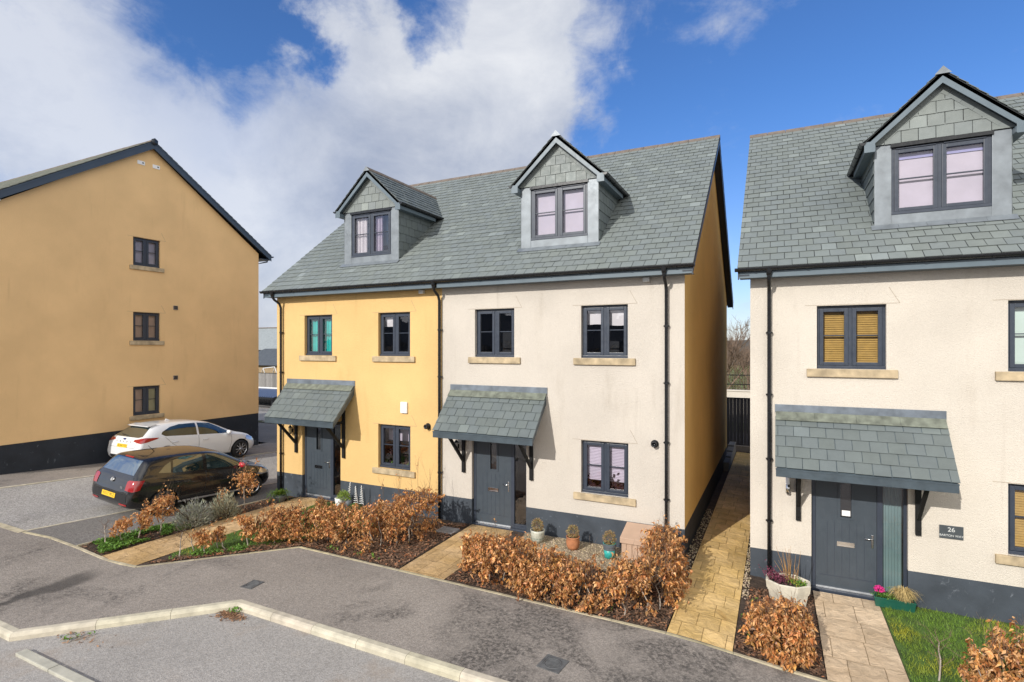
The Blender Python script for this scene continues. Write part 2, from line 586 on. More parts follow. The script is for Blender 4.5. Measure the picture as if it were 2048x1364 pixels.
# ------------------------------------------------------------------ walls and windows
def wallgrid(mb, a0, a1, b0, b1, holes, depth=.1, m=0, mr=None):
    """facade-space rectangle with openings and reveals; mb.M maps (along, up, out) to the world"""
    A = sorted({a0, a1} | {min(max(x, a0), a1) for h in holes for x in h[:2]})
    B = sorted({b0, b1} | {min(max(x, b0), b1) for h in holes for x in h[2:4]})
    for i in range(len(A) - 1):
        for j in range(len(B) - 1):
            ca, cb = (A[i] + A[i + 1]) / 2, (B[j] + B[j + 1]) / 2
            if any(h[0] < ca < h[1] and h[2] < cb < h[3] for h in holes): continue
            mb.quad((A[i], B[j], 0), (A[i + 1], B[j], 0), (A[i + 1], B[j + 1], 0), (A[i], B[j + 1], 0), m)
    mr = m if mr is None else mr
    for h in holes:
        x0, x1 = h[0], h[1]; y0, y1 = max(h[2], b0), min(h[3], b1)
        if y1 <= y0: continue
        mb.quad((x0, y0, 0), (x0, y1, 0), (x0, y1, -depth), (x0, y0, -depth), mr)
        mb.quad((x1, y0, 0), (x1, y0, -depth), (x1, y1, -depth), (x1, y1, 0), mr)
        if h[3] <= b1: mb.quad((x0, y1, 0), (x1, y1, 0), (x1, y1, -depth), (x0, y1, -depth), mr)
        if h[2] >= b0: mb.quad((x0, y0, 0), (x0, y0, -depth), (x1, y0, -depth), (x1, y0, 0), mr)


def frame_rect(mb, a0, a1, b0, b1, w, c0, c1, m=0):
    """four butted members of a rectangular frame"""
    mb.box((a0, b0, c0), (a0 + w, b1, c1), m); mb.box((a1 - w, b0, c0), (a1, b1, c1), m)
    mb.box((a0 + w, b0, c0), (a1 - w, b0 + w, c1), m); mb.box((a0 + w, b1 - w, c0), (a1 - w, b1, c1), m)


def window(parent, fm, a0, a1, b0, b1, recess=.095, blind=None, sill=True, mat=None, sill_ext=.17, name='window', vents=True):
    """two-casement window: frame, sashes, glazing bars, panes, stone sill, what hangs behind the glass"""
    c = -recess
    mat = mat or M_UPVC
    f = MB(fm)
    f.box((a0, b0, c - .06), (a1, b0 + .055, c + .035), bev=.006)          # frame sill
    f.box((a0, b0 + .055, c - .06), (a0 + .045, b1, c)); f.box((a1 - .045, b0 + .055, c - .06), (a1, b1, c))
    f.box((a0 + .045, b1 - .045, c - .06), (a1 - .045, b1, c))
    mid = (a0 + a1) / 2
    f.box((mid - .028, b0 + .055, c - .06), (mid + .028, b1 - .045, c + .002))
    sash = []
    for x0, x1 in ((a0 + .045, mid - .028), (mid + .028, a1 - .045)):
        y0, y1 = b0 + .055, b1 - .045
        w = .068
        i0, i1, j0, j1 = x0 + w, x1 - w, y0 + w, y1 - w
        for (p0, p1, q0, q1) in ((x0 + .003, i0, y0 + .003, y1 - .003), (i1, x1 - .003, y0 + .003, y1 - .003)):
            f.box((p0, q0, c - .05), (p1, q1, c + .016), bev=.007)
        f.box((i0, y0 + .003, c - .05), (i1, j0, c + .016), bev=.007)
        f.box((i0, j1, c - .05), (i1, y1 - .003, c + .016), bev=.007)
        zm = j0 + (j1 - j0) * .53
        f.box((i0, zm - .009, c - .045), (i1, zm + .009, c - .004))
        sash.append((i0, i1, j0, j1))
        if vents: f.box((x0 + .03, b1 - .036, c + .001), (x1 - .03, b1 - .014, c + .018), bev=.004)
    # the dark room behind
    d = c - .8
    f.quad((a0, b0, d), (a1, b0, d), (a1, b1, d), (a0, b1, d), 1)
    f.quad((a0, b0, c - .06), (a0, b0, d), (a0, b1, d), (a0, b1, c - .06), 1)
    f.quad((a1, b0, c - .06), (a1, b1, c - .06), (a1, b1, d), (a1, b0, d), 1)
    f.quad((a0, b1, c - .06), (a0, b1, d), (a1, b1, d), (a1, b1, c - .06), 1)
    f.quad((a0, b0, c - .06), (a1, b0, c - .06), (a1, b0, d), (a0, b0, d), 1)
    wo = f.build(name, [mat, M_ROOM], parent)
    for (i0, i1, j0, j1) in sash:
        g = MB(fm)
        g.quad((i0, j0, c - .028), (i1, j0, c - .028), (i1, j1, c - .028), (i0, j1, c - .028))
        g.build('pane', M_GLASS, wo)
    for sp in (blind or []):
        ty = sp['type']
        b = MB(fm)
        cb = c - sp.get('back', .11)
        lo = b1 - .05 - (b1 - b0 - .1) * sp.get('frac', 1.0)
        l_, r_ = a0 + .05 + (a1 - a0 - .1) * sp.get('l', 0), a0 + .05 + (a1 - a0 - .1) * sp.get('r', 1)
        if ty == 'roller':
            n = 12
            for i in range(n):
                x0, x1 = l_ + (r_ - l_) * i / n, l_ + (r_ - l_) * (i + 1) / n
                s0 = lo + sp.get('wave', 0) * math.sin(i * .5); s1 = lo + sp.get('wave', 0) * math.sin((i + 1) * .5)
                b.quad((x0, s0, cb), (x1, s1, cb), (x1, b1 - .04, cb), (x0, b1 - .04, cb))
        elif ty == 'curtain':
            n = 40
            P = [(l_ + (r_ - l_) * i / n, cb - .02 * math.sin(i * 1.1) - .008 * math.sin(i * 2.7)) for i in range(n + 1)]
            for i in range(n):
                b.quad((P[i][0], lo, P[i][1]), (P[i + 1][0], lo, P[i + 1][1]), (P[i + 1][0], b1 - .04, P[i + 1][1]), (P[i][0], b1 - .04, P[i][1]))
        elif ty == 'venetian':
            z = lo
            r = random.Random(5)
            while z < b1 - .06:
                k = r.uniform(.85, 1.12)
                b.box((l_, -.003, -.026), (r_, .003, .026), 0, (k, k, k), X=Matrix.Translation((0, z, cb)) @ Matrix.Rotation(math.radians(62), 4, 'X'))
                z += .042
        elif ty == 'pleated':
            n = 26
            h = (b1 - .05 - lo) / n
            for i in range(n):
                z0 = lo + i * h
                b.quad((l_, z0, cb), (r_, z0, cb), (r_, z0 + h * .5, cb + .018), (l_, z0 + h * .5, cb + .018))
                b.quad((l_, z0 + h * .5, cb + .018), (r_, z0 + h * .5, cb + .018), (r_, z0 + h, cb), (l_, z0 + h, cb))
        elif ty == 'plants':
            r = random.Random(sp.get('seed', 1))
            for _ in range(sp.get('n', 160)):
                x = r.uniform(l_, r_); hh = sp.get('h', .35) * (.55 + .45 * math.sin(x * 9))
                z = b0 + .1 + abs(r.gauss(0, .5)) * hh
                s_ = r.uniform(.02, .045); t = r.uniform(0, PI)
                dx, dz = math.cos(t) * s_, math.sin(t) * s_
                b.quad((x - dx, z - dz, cb + r.uniform(-.03, .03)), (x + dz * .6, z - dx * .6, cb), (x + dx, z + dz, cb + .02), (x - dz * .6, z + dx * .6, cb))
        bo_ = b.build(sp.get('name', 'blind'), sp['mat'], wo)
        if ty == 'plants': bo_['kind'] = 'stuff'
    if sill:
        s = MB(fm)
        s.box((a0 - sill_ext, b0 - .155, -.09), (a1 + sill_ext, b0 - .004, .055), bev=.012)
        s.build('sill', M_STONE, wo)
    return wo


def lintel_lines(mb, a0, a1, b1, m):
    """fine scribed lines of the rendered lintel over an opening"""
    for (p, q) in (((a0 - .2, b1 + .012), (a1 + .2, b1 + .012)), ((a1 + .2, b1 + .012), (a1 + .04, b1 + .30))):
        pa, qa = V((p[0], p[1], .001)), V((q[0], q[1], .001))
        mb.beam(pa, qa, .006, .004, m, up=(0, 0, 1))
# ------------------------------------------------------------------ houses
YF = 11.687           # front wall plane of the row
G0 = -4.4
ZPL, ZFB = -3.787, 1.50
YE, ZE = 11.356, 1.715     # eave line of the slates
YR, ZR = 16.93, 6.205      # ridge
YB = 2 * YR - YF
TAN = (ZR - ZE) / (YR - YE)
SL = V((0, YR - YE, ZR - ZE)).normalized()      # up the front slope
SN = V((0, -SL.z, SL.y))                        # outward normal of the front slope
SLEN = math.hypot(YR - YE, ZR - ZE)


def fmat(y, dz=0.0):
    """facade facing -y: (along, up, out) -> world"""
    return Matrix(((1, 0, 0, 0), (0, 0, -1, y), (0, 1, 0, dz), (0, 0, 0, 1)))


M_CFAS = sim('canopy_paint', (.048, .066, .080), .45, .2, 5, .2, 30)


def gable_poly(x, dz):
    zt = lambda y: ZE + (y - YE) * TAN - .12
    return [(x, YF, ZPL + dz), (x, YF, zt(YF) + dz), (x, YR, ZR - .12 + dz), (x, YB, zt(YF) + dz), (x, YB, ZPL + dz)]


def porch(parent, x0, x1, dz):
    """lean-to slate canopy on two timber brackets"""
    P = .80
    yw, yo = YF, YF - P
    zt, zo = -1.07 + dz, -2.0 + dz
    s = MB()
    up = V((0, P + .02, zt - zo)); L = up.length; up.normalize()
    n = V((0, -up.z, up.y))
    slates(s, (x0 - .03, yo - .02, zo), (1, 0, 0), up, n, x1 - x0 + .06, L - .12, .262, .225, seed=int(abs(x0) * 10), thick=.011, u_off=.08)
    s.prism([(x0, yo, zo - .012), (x0, yw, zt - .02), (x0, yw, zt - .10), (x0, yo, zo - .07)], (x1 - x0, 0, 0), 1)
    c = s.build('porch_canopy', [M_SLATED, M_FASCIA], parent)
    f = MB()
    f.box((x0 - .012, yo - .028, zo - .165), (x1 + .012, yo, zo - .012), bev=.004)       # front fascia
    f.box((x0 - .016, yo - .034, zo - .040), (x1 + .016, yo - .0285, zo - .012))
    f.build('canopy_fascia', M_CFAS, c)
    f = MB()
    f.prism([(x1 - .02, yo, zo - .165), (x1 - .02, yo, zo - .072), (x1 - .02, yw, zt - .102), (x1 - .02, yw, zt - .26)], (.02, 0, 0))
    f.prism([(x0, yo, zo - .165), (x0, yo, zo - .072), (x0, yw, zt - .102), (x0, yw, zt - .26)], (.02, 0, 0))
    f.prism([(x0 + .021, yo, zo - .15), (x0 + .021, yw, zt - .24), (x0 + .021, yw, zt - .25), (x0 + .021, yo, zo - .16)], (x1 - x0 - .042, 0, 0))
    f.build('canopy_lining', M_CFAS, c)
    l = MB()
    l.box((x0 - .03, yw - .022, zt - .02), (x1 + .03, yw - .001, zt + .135), bev=.003)
    l.build('flashing', M_LEADD, c)
    l = MB()
    dn = -up
    a = V((0, yw - .022, zt - .015))
    q0, q1 = a + n * .020, a + dn * .20 + n * .026
    for i in range(4):
        xa, xb = x0 - .02 + (x1 - x0 + .04) * i / 4 + .002, x0 - .02 + (x1 - x0 + .04) * (i + 1) / 4 - .002
        l.prism([(xa, q0.y, q0.z), (xb, q0.y, q0.z), (xb, q1.y, q1.z), (xa, q1.y, q1.z)], n * .005)
    l.build('flashing_apron', M_LEADM, c)
    for bx in (x0 + .37, x1 - .37):
        b = MB()
        zz = zo - .13
        b.box((bx - .042, yw - .062, zz - 1.0), (bx + .042, yw - .002, zz + .40), bev=.006)
        b.beam((bx, yw - .055, zz - .70), (bx, yo + .09, zz + .0), .052, .07, up=(0, 1, 0))
        b.box((bx - .03, yo + .03, zz - .02), (bx + .03, yw - .0625, zz + .05), bev=.005)
        b.lathe([(0, -.004), (.016, -.004), (.016, .004), (0, .006)], 8, X=Matrix.Translation((bx, yw - .064, zz - .92)) @ Matrix.Rotation(PI / 2, 4, 'X'))
        b.build('bracket', M_TIMB, c)
    return c


def front_door(parent, a0, a1, dz, letter, curtain=False, note=False):
    """panelled door leaf with slim light, sidelight to its right"""
    fm = fmat(YF, dz)
    zb, zt = G0 + .03, -2.16
    c = -.085
    sl = a1 - .36                       # start of the sidelight
    f = MB(fm)
    f.box((a0, zb, c - .07), (a0 + .075, zt, c), bev=.006); f.box((a1 - .05, zb, c - .07), (a1, zt, c), bev=.006)
    f.box((a0 + .075, zt - .07, c - .07), (a1 - .05, zt, c))
    f.box((sl - .09, zb, c - .07), (sl, zt - .07, c), bev=.006)
    f.box((sl, zb, c - .07), (a1 - .05, zb + .10, c), bev=.005)
    f.box((a0 - .0, zb - .10, c - .07), (a1, zb - .001, c + .10), bev=.008)          # sill under the frame
    d = c - .9
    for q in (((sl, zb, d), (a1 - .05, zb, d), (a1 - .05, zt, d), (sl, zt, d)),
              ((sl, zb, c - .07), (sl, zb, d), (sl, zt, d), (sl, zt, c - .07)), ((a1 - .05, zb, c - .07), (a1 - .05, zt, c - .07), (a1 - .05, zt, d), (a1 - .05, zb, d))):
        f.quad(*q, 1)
    fo = f.build('door_frame', [M_UPVC, M_ROOM], parent)
    g = MB(fm)
    g.quad((sl, zb + .10, c - .035), (a1 - .05, zb + .10, c - .035), (a1 - .05, zt - .07, c - .035), (sl, zt - .07, c - .035))
    g.build('sidelight', M_GLASS, fo)
    if curtain:
        b = MB(fm); n = 30; l_, r_ = sl + .01, a1 - .06
        P = [(l_ + (r_ - l_) * i / n, c - .10 - .012 * math.sin(i * 1.3)) for i in range(n + 1)]
        for i in range(n):
            b.quad((P[i][0], zb + .05, P[i][1]), (P[i + 1][0], zb + .05, P[i + 1][1]), (P[i + 1][0], zt - .05, P[i + 1][1]), (P[i][0], zt - .05, P[i][1]))
        b.build('curtain', sim('curtain_grey', (.20, .29, .30), .85, .1) if 'curtain_grey' not in MATS else MATS['curtain_grey'], fo)
    l0, l1 = a0 + .078, sl - .093
    w = l1 - l0
    lm = MB(fm)
    cz = c - .012
    gx0, gx1, gz0, gz1 = l0 + w * .41, l0 + w * .60, zb + 1.36, zt - .20
    # leaf built round the light, with vertical grooves and a raised bottom panel
    zb2 = zb + .035
    for (x0, x1, z0, z1) in ((l0, gx0, zb2, zt - .073), (gx1, l1, zb2, zt - .073), (gx0, gx1, zb2, gz0), (gx0, gx1, gz1, zt - .073)):
        lm.box((x0, z0, cz - .04), (x1, z1, cz))
    frame_rect(lm, gx0 - .035, gx1 + .035, gz0 - .035, gz1 + .035, .04, cz, cz + .014)
    for i in range(1, 7):
        x = l0 + .07 + (w - .14) * i / 7
        lm.box((x - .003, zb2 + .22, cz + .0005), (x + .003, gz0 - .10, cz + .0025), 1)
    lm.box((l0 + .06, zb2 + .205, cz), (l1 - .06, zb2 + .215, cz + .004), 1)
    lo = lm.build('door', [M_DOOR, M_UPVC], parent)
    g = MB(fm); g.quad((gx0, gz0, cz - .02), (gx1, gz0, cz - .02), (gx1, gz1, cz - .02), (gx0, gz1, cz - .02))
    g.quad((gx0, gz0, cz - .038), (gx0, gz1, cz - .038), (gx1, gz1, cz - .038), (gx1, gz0, cz - .038), 1)
    g.build('door_light', [M_GLASS, M_ROOM], lo)
    h = MB(fm)
    hx = l1 - .065
    h.box((hx - .016, zb + .86, cz), (hx + .016, zb + 1.10, cz + .012), bev=.005)
    h.tube([(hx, zb + 1.03, cz + .012), (hx, zb + 1.03, cz + .05), (hx - .02, zb + 1.03, cz + .056), (hx - .13, zb + 1.03, cz + .054)], .0105, 8)
    h.build('handle', M_CHROME, lo)
    h = MB(fm)
    lx = l0 + w * .5
    h.box((lx - .135, zb + .83, cz), (lx + .135, zb + .90, cz + .012), 1, bev=.005)
    frame_rect(h, lx - .14, lx + .14, zb + .822, zb + .908, .014, cz + .001, cz + .017, 0)
    h.build('letterbox', [M_CHROME if letter else M_BLACK, M_CHROME if letter == 2 else M_BLACK], lo)
    h = MB(fm); h.lathe([(0, 0), (.012, 0), (.012, .006), (0, .008)], 8, X=Matrix.Translation((lx + .12, zb + 1.52, cz)))
    h.build('spyhole', M_CHROME, lo)
    t = MB(fm); t.box((l0, zb + .001, c - .05), (l1, zb + .034, c + .02), bev=.004)
    t.build('threshold', M_SILV, fo)
    if note:
        t = MB(fm); t.box((gx0 + .03, gz0 + .03, cz - .0185), (gx1 - .02, gz0 + .13, cz - .0165)); t.build('notice', M_WHITE, lo)
    return lo


def downpipe(parent, x, dz, neck=0.0, seed=1):
    m = MB()
    yo, yw = YE - .02, YF - .075
    z = ZE - .10 + dz
    pts = [(x - neck, yo, z + .03), (x - neck, yo, z - .10), (x - neck * .6, yo + .06, z - .19), (x - neck * .12, yw - .05, z - .30), (x, yw, z - .42), (x, yw, -2.4 + dz), (x, yw, G0 - .25 + dz)]
    m.tube(pts, .036, 10)
    m.lathe([(.075, .07), (.07, .02), (.05, -.03), (.045, -.08), (.0, -.08)], 12, X=Matrix.Translation((x - neck, yo, z)))
    for zz in (.45, -.75, -2.0, -3.2):
        m.lathe([(.045, -.02), (.045, .02)], 10, X=Matrix.Translation((x, yw, zz + dz)))
        m.box((x - .06, yw + .0, zz - .012 + dz), (x + .06, yw + .07, zz + .012 + dz))
    return m.build('downpipe', M_BLACK, parent)


def dormer(parent, xc, dz, blind, wname='window', mirror=False, rust=False):
    """gabled dormer: lead-faced front, slate-hung cheeks and gable, slated roof, boxed eaves and gutters"""
    yd = 12.28
    hw = 1.005
    x0, x1 = xc - hw, xc + hw
    zb, zt = 2.47 + dz, 3.98 + dz
    za, ze = 5.15 + dz, 4.06 + dz            # apex and eaves of the slate plane
    ov = 1.17                                 # half width at the eaves
    yo = yd - .17
    ym = YE + (za + .1 - dz - ZE) / TAN + .1
    fm = fmat(yd, dz)
    w0, w1, wb, wt = xc - .735, xc + .735, 2.655, 3.915
    d = MB(fm)
    # lead face round the window
    d.box((x0, zb - .20 - dz, -.05), (w0, zt - dz, 0.0), 0, bev=.008); d.box((w1, zb - .20 - dz, -.05), (x1, zt - dz, 0.0), 0, bev=.008)
    d.box((w0, zb - .20 - dz, -.05), (w1, wb, -.004), 0, bev=.006)
    do = d.build('dormer', [M_LEAD], parent)
    a = MB()
    # lead apron dressed over the slates
    nrow = 5
    for i in range(nrow):
        xa = x0 - .06 + (x1 - x0 + .12) * i / nrow + .002; xb = x0 - .06 + (x1 - x0 + .12) * (i + 1) / nrow - .002
        p0 = V((xa, yd - .005, ZE + dz + (yd - .005 - YE) * TAN)) + SN * .022
        p1 = p0 - SL * .17
        a.prism([p0, (xb, p0.y, p0.z), (xb, p1.y, p1.z), p1], SN * .006)
    a.build('lead_apron', M_LEAD, do)
    for sx, X in ((-1, x0), (1, x1)):
        s = MB()
        s.quad((X, yd, zb - .2), (X, yd + 2.3, zb - .2), (X, yd + 2.3, zt), (X, yd, zt), 1)
        U = V((0, 1, 0)) if sx > 0 else V((0, 1, 0))
        slates(s, (X, yd, zb - .15), U, (0, 0, 1), (sx, 0, 0), 2.2, zt - zb + .15, .27, .23, seed=5 + sx, thick=.008, u_off=.07)
        s.build('cheek', [M_SLATED, M_UNDER], do)
    # gable triangle hung with slates
    g = MB()
    slates(g, (x0, yd - .016, zt + .005), (1, 0, 0), (0, 0, 1), (0, -1, 0), 2 * hw, za - zt, .262, .225, seed=int(abs(xc) * 7), thick=.008, u_off=.11)
    sl_n = V((za - ze, 0, ov)).normalized()
    drop = .17
    apex = V((xc, 0, za - drop))
    g = clip_poly_mesh(g, [(apex, sl_n), (apex, V((-sl_n.x, 0, sl_n.z)))])
    g.poly([(x0, yd - .004, zt), (x1, yd - .004, zt), (xc, yd - .004, za - .16)], 1)
    # diagonal border slates
    for sgn in (-1, 1):
        e = V((sgn * ov, 0, ze - za)).normalized()
        nn = V((-e.z * sgn, 0, e.x * sgn)) * (-1)      # inwards/downwards
        nn = V((-sgn * abs(e.z), 0, -abs(e.x)))
        k = 6
        Ls = (za - drop - zt) / abs(e.z)
        for i in range(k):
            r0, r1 = Ls * i / k + .002, Ls * (i + 1) / k - .002
            q = [apex + e * r0, apex + e * r1, apex + e * r1 + nn * .13, apex + e * r0 + nn * .13]
            if i == 0: q[3] = apex + V((0, 0, -.19))
            if i == 0: q[2] = apex + e * r1 + nn * .13
            if i == k - 1: q[2] = apex + e * (r1 - .17) + nn * .13 if False else q[2]
            q = [V((p.x, yd - .031, max(p.z, zt + .006))) for p in q]
            g.prism(q, (0, .006, 0), 0, tone())
    g.build('gable_slates', [M_SLATE, M_UNDER], do)
    h = MB(); h.box((w0 - .02, yd - .03, zt - .065), (w1 + .02, yd - .002, zt + .003)); h.build('head_trim', M_BLACK, do)
    # roof
    r = MB()
    for sgn in (-1, 1):
        up = V((-sgn * ov, 0, za - ze)); L = up.length; up.normalize()
        n = V((sgn * (za - ze), 0, ov)).normalized()
        O = V((xc + sgn * ov, yo - .02, ze)) - up * .03
        slates(r, O, (0, 1, 0), up, n, ym - yo, L + .03, .262, .19, seed=int(abs(xc) * 3) + sgn, thick=.010, u_off=.1)
        pts = [(xc + sgn * ov, yo, ze - .012), (xc, yo, za - .012), (xc, yo, za - .11), (xc + sgn * ov, yo, ze - .10)]
        r.prism(pts, (0, ym - yo, 0), 1)
    r.build('dormer_roof', [M_SLATED, M_UNDER], do)
    t = MB()
    pa, pb = V((-ov, 0, ze - za)).normalized(), V((ov, 0, ze - za)).normalized()
    ridge_tiles(t, (xc, yo - .03, za + .005), (xc, ym - .25, za + .005), pa, pb, .13, .45, 4)
    t.poly([(xc - .125, yo - .035, za - .085), (xc + .125, yo - .035, za - .085), (xc, yo - .035, za + .055)], 1)
    t.build('dormer_ridge', [M_RIDGE, M_LEAD], do)
    b = MB()
    for sgn in (-1, 1):
        e = V((sgn * ov, 0, ze - za)).normalized()
        k = V((0, 0, -1))
        A = V((xc, yo, za - .03)); B = V((xc + sgn * (ov - .01), yo, ze - .022))
        b.prism([A, B, B + k * .175, A + k * .205], (0, .022, 0))
        b.box((min(xc + sgn * hw * 1.0, xc + sgn * (ov + .0)), yo + .0225, ze - .20), (max(xc + sgn * hw, xc + sgn * ov), yd + 1.6, ze - .105))       # boxed eave
        b.box((min(xc + sgn * (hw + .01), xc + sgn * (ov + .02)), yo - .006, ze - .225), (max(xc + sgn * (hw + .01), xc + sgn * (ov + .02)), yo - .0005, ze - .03), bev=.002)
        # soffit strip behind the board
        b.prism([A + V((0, .0225, -.10)), B + V((0, .0225, -.10)), B + V((0, .0225, -.11)), A + V((0, .0225, -.11))], (0, .27, 0))
    b.build('bargeboard', M_FASCIA, do)
    for sgn in (-1, 1):
        gm = MB()
        X = xc + sgn * (ov + .045)
        gutter_mesh(gm, (X, yo - .02, ze - .035), (X, YE + (ze - .02 - dz - ZE) / TAN + .0, ze - .045), .052, .6)
        gm.build('dormer_gutter', M_BLACK, do)
    wo = window(parent, fm, w0, w1, wb, wt, recess=.03, blind=blind, sill=False)
    return do


def house(name, F, x0, x1, dz, wallmat, label, cat='house', gl=None, gr=None, hood_l=False, hood_r=False, pipes=(), alarm=False, letter=1, blinds=None,
          flue=True, curtain=False, note=False, lamp='amber', first_ext=None):
    base = V(((x0 + x1) / 2, YF, G0 + dz))
    h = thing(name, base, label, cat)
    fm = fmat(YF, dz)
    bl = blinds or {}
    wins = [('ul', F + 1.15, F + 2.24, -.235, .945), ('ur', F + 3.92, F + 4.99, -.235, .945), ('lr', F + 3.92, F + 5.0, -3.28, -2.093)]
    dr = (F + 1.06, F + 2.56, G0 - .4, -2.16)
    # walls
    w = MB(fm)
    zt = 1.62
    wallgrid(w, x0, x1, ZPL, zt, [(a, b, c, d) for _, a, b, c, d in wins] + [dr], .10)
    for _, a, b, c, d in wins: lintel_lines(w, a, b, d, 2)
    w.M = None
    for xg, mt in ((x0, gl), (x1, gr)):
        if mt is None: continue
        w.poly(gable_poly(xg, dz), 1)
    w.poly([(x0, YB, ZPL + dz), (x1, YB, ZPL + dz), (x1, YB, 1.6 + dz), (x0, YB, 1.6 + dz)], 0)
    w.build('wall', [wallmat, M_YELSIDE if (gl == 'y' or gr == 'y') else wallmat, M_TILEC], h)
    p = MB(fm)
    wallgrid(p, x0, x1, G0 - .45, ZPL, [dr], .09)
    p.M = None
    e = .006
    for xg, mt, sg in ((x0, gl, 1), (x1, gr, -1)):
        if mt is None: continue
        p.quad((xg + sg * e, YF + .004, G0 - .45 + dz), (xg + sg * e, YB, G0 - .45 + dz), (xg + sg * e, YB, ZPL + dz), (xg + sg * e, YF + .004, ZPL + dz), 1)
    p.build('plinth', [M_PLINTH, M_PLINTHB], h)
    # roof
    rx0 = x0 - (.22 if gl else 0); rx1 = x1 + (.22 if gr else 0)
    r = MB()
    O = V((rx0, YE - .03, ZE + dz - .03 * TAN))
    slates(r, O, (1, 0, 0), SL, SN, rx1 - rx0, SLEN + .02, .25, .236, seed=int(abs(F) * 10) + 1, u_off=(rx0 + 40) % .25, open0=gl is None, open1=gr is None)
    SLb = V((0, -SL.y, SL.z)); SNb = V((0, SL.z, SL.y))
    slates(r, (rx0, 2 * YR - YE, ZE + dz), (1, 0, 0), SLb, SNb, rx1 - rx0, SLEN, .25, .236, seed=9)
    zz = lambda y, o: ZE + dz + (min(y, 2 * YR - y) - YE) * TAN - o
    r.prism([(rx0 + .01, YE, zz(YE, .012)), (rx0 + .01, YR, zz(YR, .012)), (rx0 + .01, 2 * YR - YE, zz(YE, .012)), (rx0 + .01, 2 * YR - YE, zz(YE, .10)), (rx0 + .01, YR, zz(YR, .11)), (rx0 + .01, YE, zz(YE, .10))],
            (rx1 - rx0 - .02, 0, 0), 1)
    ro = r.build('roof', [M_SLATE, M_UNDER], h)
    t = MB()
    ridge_tiles(t, (rx0 - .01, YR, ZR + dz), (rx1 + .01, YR, ZR + dz), -SL, V((0, SL.y, -SL.z)), .14, .45, 5)
    t.build('ridge', M_RIDGE, ro)
    for xg, mt, sg in ((x0, gl, -1), (x1, gr, 1)):
        if mt is None: continue
        b = MB()
        X0, X1 = sorted((xg + sg * .185, xg + sg * .208))
        for s_ in (0, 1):
            yy = (lambda y: y) if s_ == 0 else (lambda y: 2 * YR - y)
            b.prism([(X0, yy(YE + .01), zz(YE + .01, .03)), (X0, yy(YR), zz(YR, .03)), (X0, yy(YR), zz(YR, .27)), (X0, yy(YE + .01), zz(YE + .01, .25))], (X1 - X0, 0, 0))
            Xa, Xb = sorted((xg + sg * .003, xg + sg * .184))
            b.prism([(Xa, yy(YE + .01), zz(YE + .01, .16)), (Xa, yy(YR), zz(YR, .16)), (Xa, yy(YR), zz(YR, .18)), (Xa, yy(YE + .01), zz(YE + .01, .18))], (Xb - Xa, 0, 0))
        b.build('bargeboard', M_BARGE, h)
    f = MB()
    f.box((rx0 + .04, YE + .02, ZFB + dz), (rx1 - .03, YE + .045, ZE - .03 + dz), bev=.004)
    f.box((rx0 + .04, YE + .0455, ZFB + dz + .006), (rx1 - .03, YF - .002, ZFB + dz + .022))
    f.build('fascia', M_FASCIA, h)
    g = MB()
    gutter_mesh(g, (rx0 - .04 if gl else rx0, YE - .035, ZE - .035 + dz), (rx1 + .03 if gr else rx1, YE - .035, ZE - .035 + dz), .06)
    g.build('gutter', M_BLACK, h)
    for (px, neck) in pipes: downpipe(h, px, dz, neck)
    for key, a, b, c, d in wins: window(h, fm, a, b, c, d, blind=bl.get(key))
    dormer(h, F + 3.145, dz, bl.get('dormer'))
    porch(h, F + .47, F + 3.07, dz)
    front_door(h, dr[0], dr[1], dz, letter, curtain, note)
    # small wall fittings
    if flue:
        m = MB()
        X = Matrix.Translation((F + 5.57, YF, -2.05 + dz)) @ Matrix.Rotation(PI / 2, 4, 'X')
        m.lathe([(0, .0), (.082, .0), (.082, .02), (.055, .025), (.055, .10), (.060, .105), (.060, .125), (.040, .125), (.036, .06), (0, .06)], 18, X=X)
        m.build('flue_outlet', M_BLACK, h)
    m = MB()
    m.box((F + 5.33, YF - .10, 1.40 + dz), (F + 5.47, YF - .001, 1.497 + dz), bev=.01)
    m.build('sensor_box', sim('sensor_grey', (.55, .55, .54), .5) if 'sensor_grey' not in MATS else MATS['sensor_grey'], h)
    if alarm:
        m = MB(); m.box((F + 4.71, YF - .06, -1.75), (F + 4.92, YF - .001, -1.45), bev=.018)
        ao = m.build('alarm_box', M_WHITE, h)
    m = MB()
    lx, lz = F + .66, -2.45 + dz
    X = Matrix.Translation((lx, YF - .09, lz))
    m.box((lx - .035, YF - .02, lz - .10), (lx + .035, YF - .001, lz + .02), 1, bev=.006)
    m.box((lx - .012, YF - .09, lz - .06), (lx + .012, YF - .0205, lz - .035), 1)
    if lamp == 'steel':
        m.lathe([(0, -.17), (.038, -.17), (.038, .0), (0, .0)], 14, 1, X=X); m.lathe([(.036, .0), (.036, .17), (.03, .18), (0, .18)], 14, 0, X=X)
        mats = [M_WHITE, M_CHROME]
    else:
        m.lathe([(0, -.13), (.045, -.13), (.05, -.10), (.0, -.10)], 10, 1, X=X); m.lathe([(.042, -.10), (.05, .06)], 8, 0, X=X); m.lathe([(.06, .06), (.02, .12), (0, .14)], 10, 1, X=X)
        mats = [sim('lamp_glass_' + lamp, (.55, .42, .22) if lamp == 'amber' else (.4, .4, .38), .2), M_BLACK]
    m.build('wall_lamp', mats, h)
    if first_ext: first_ext(h, fm)
    return h


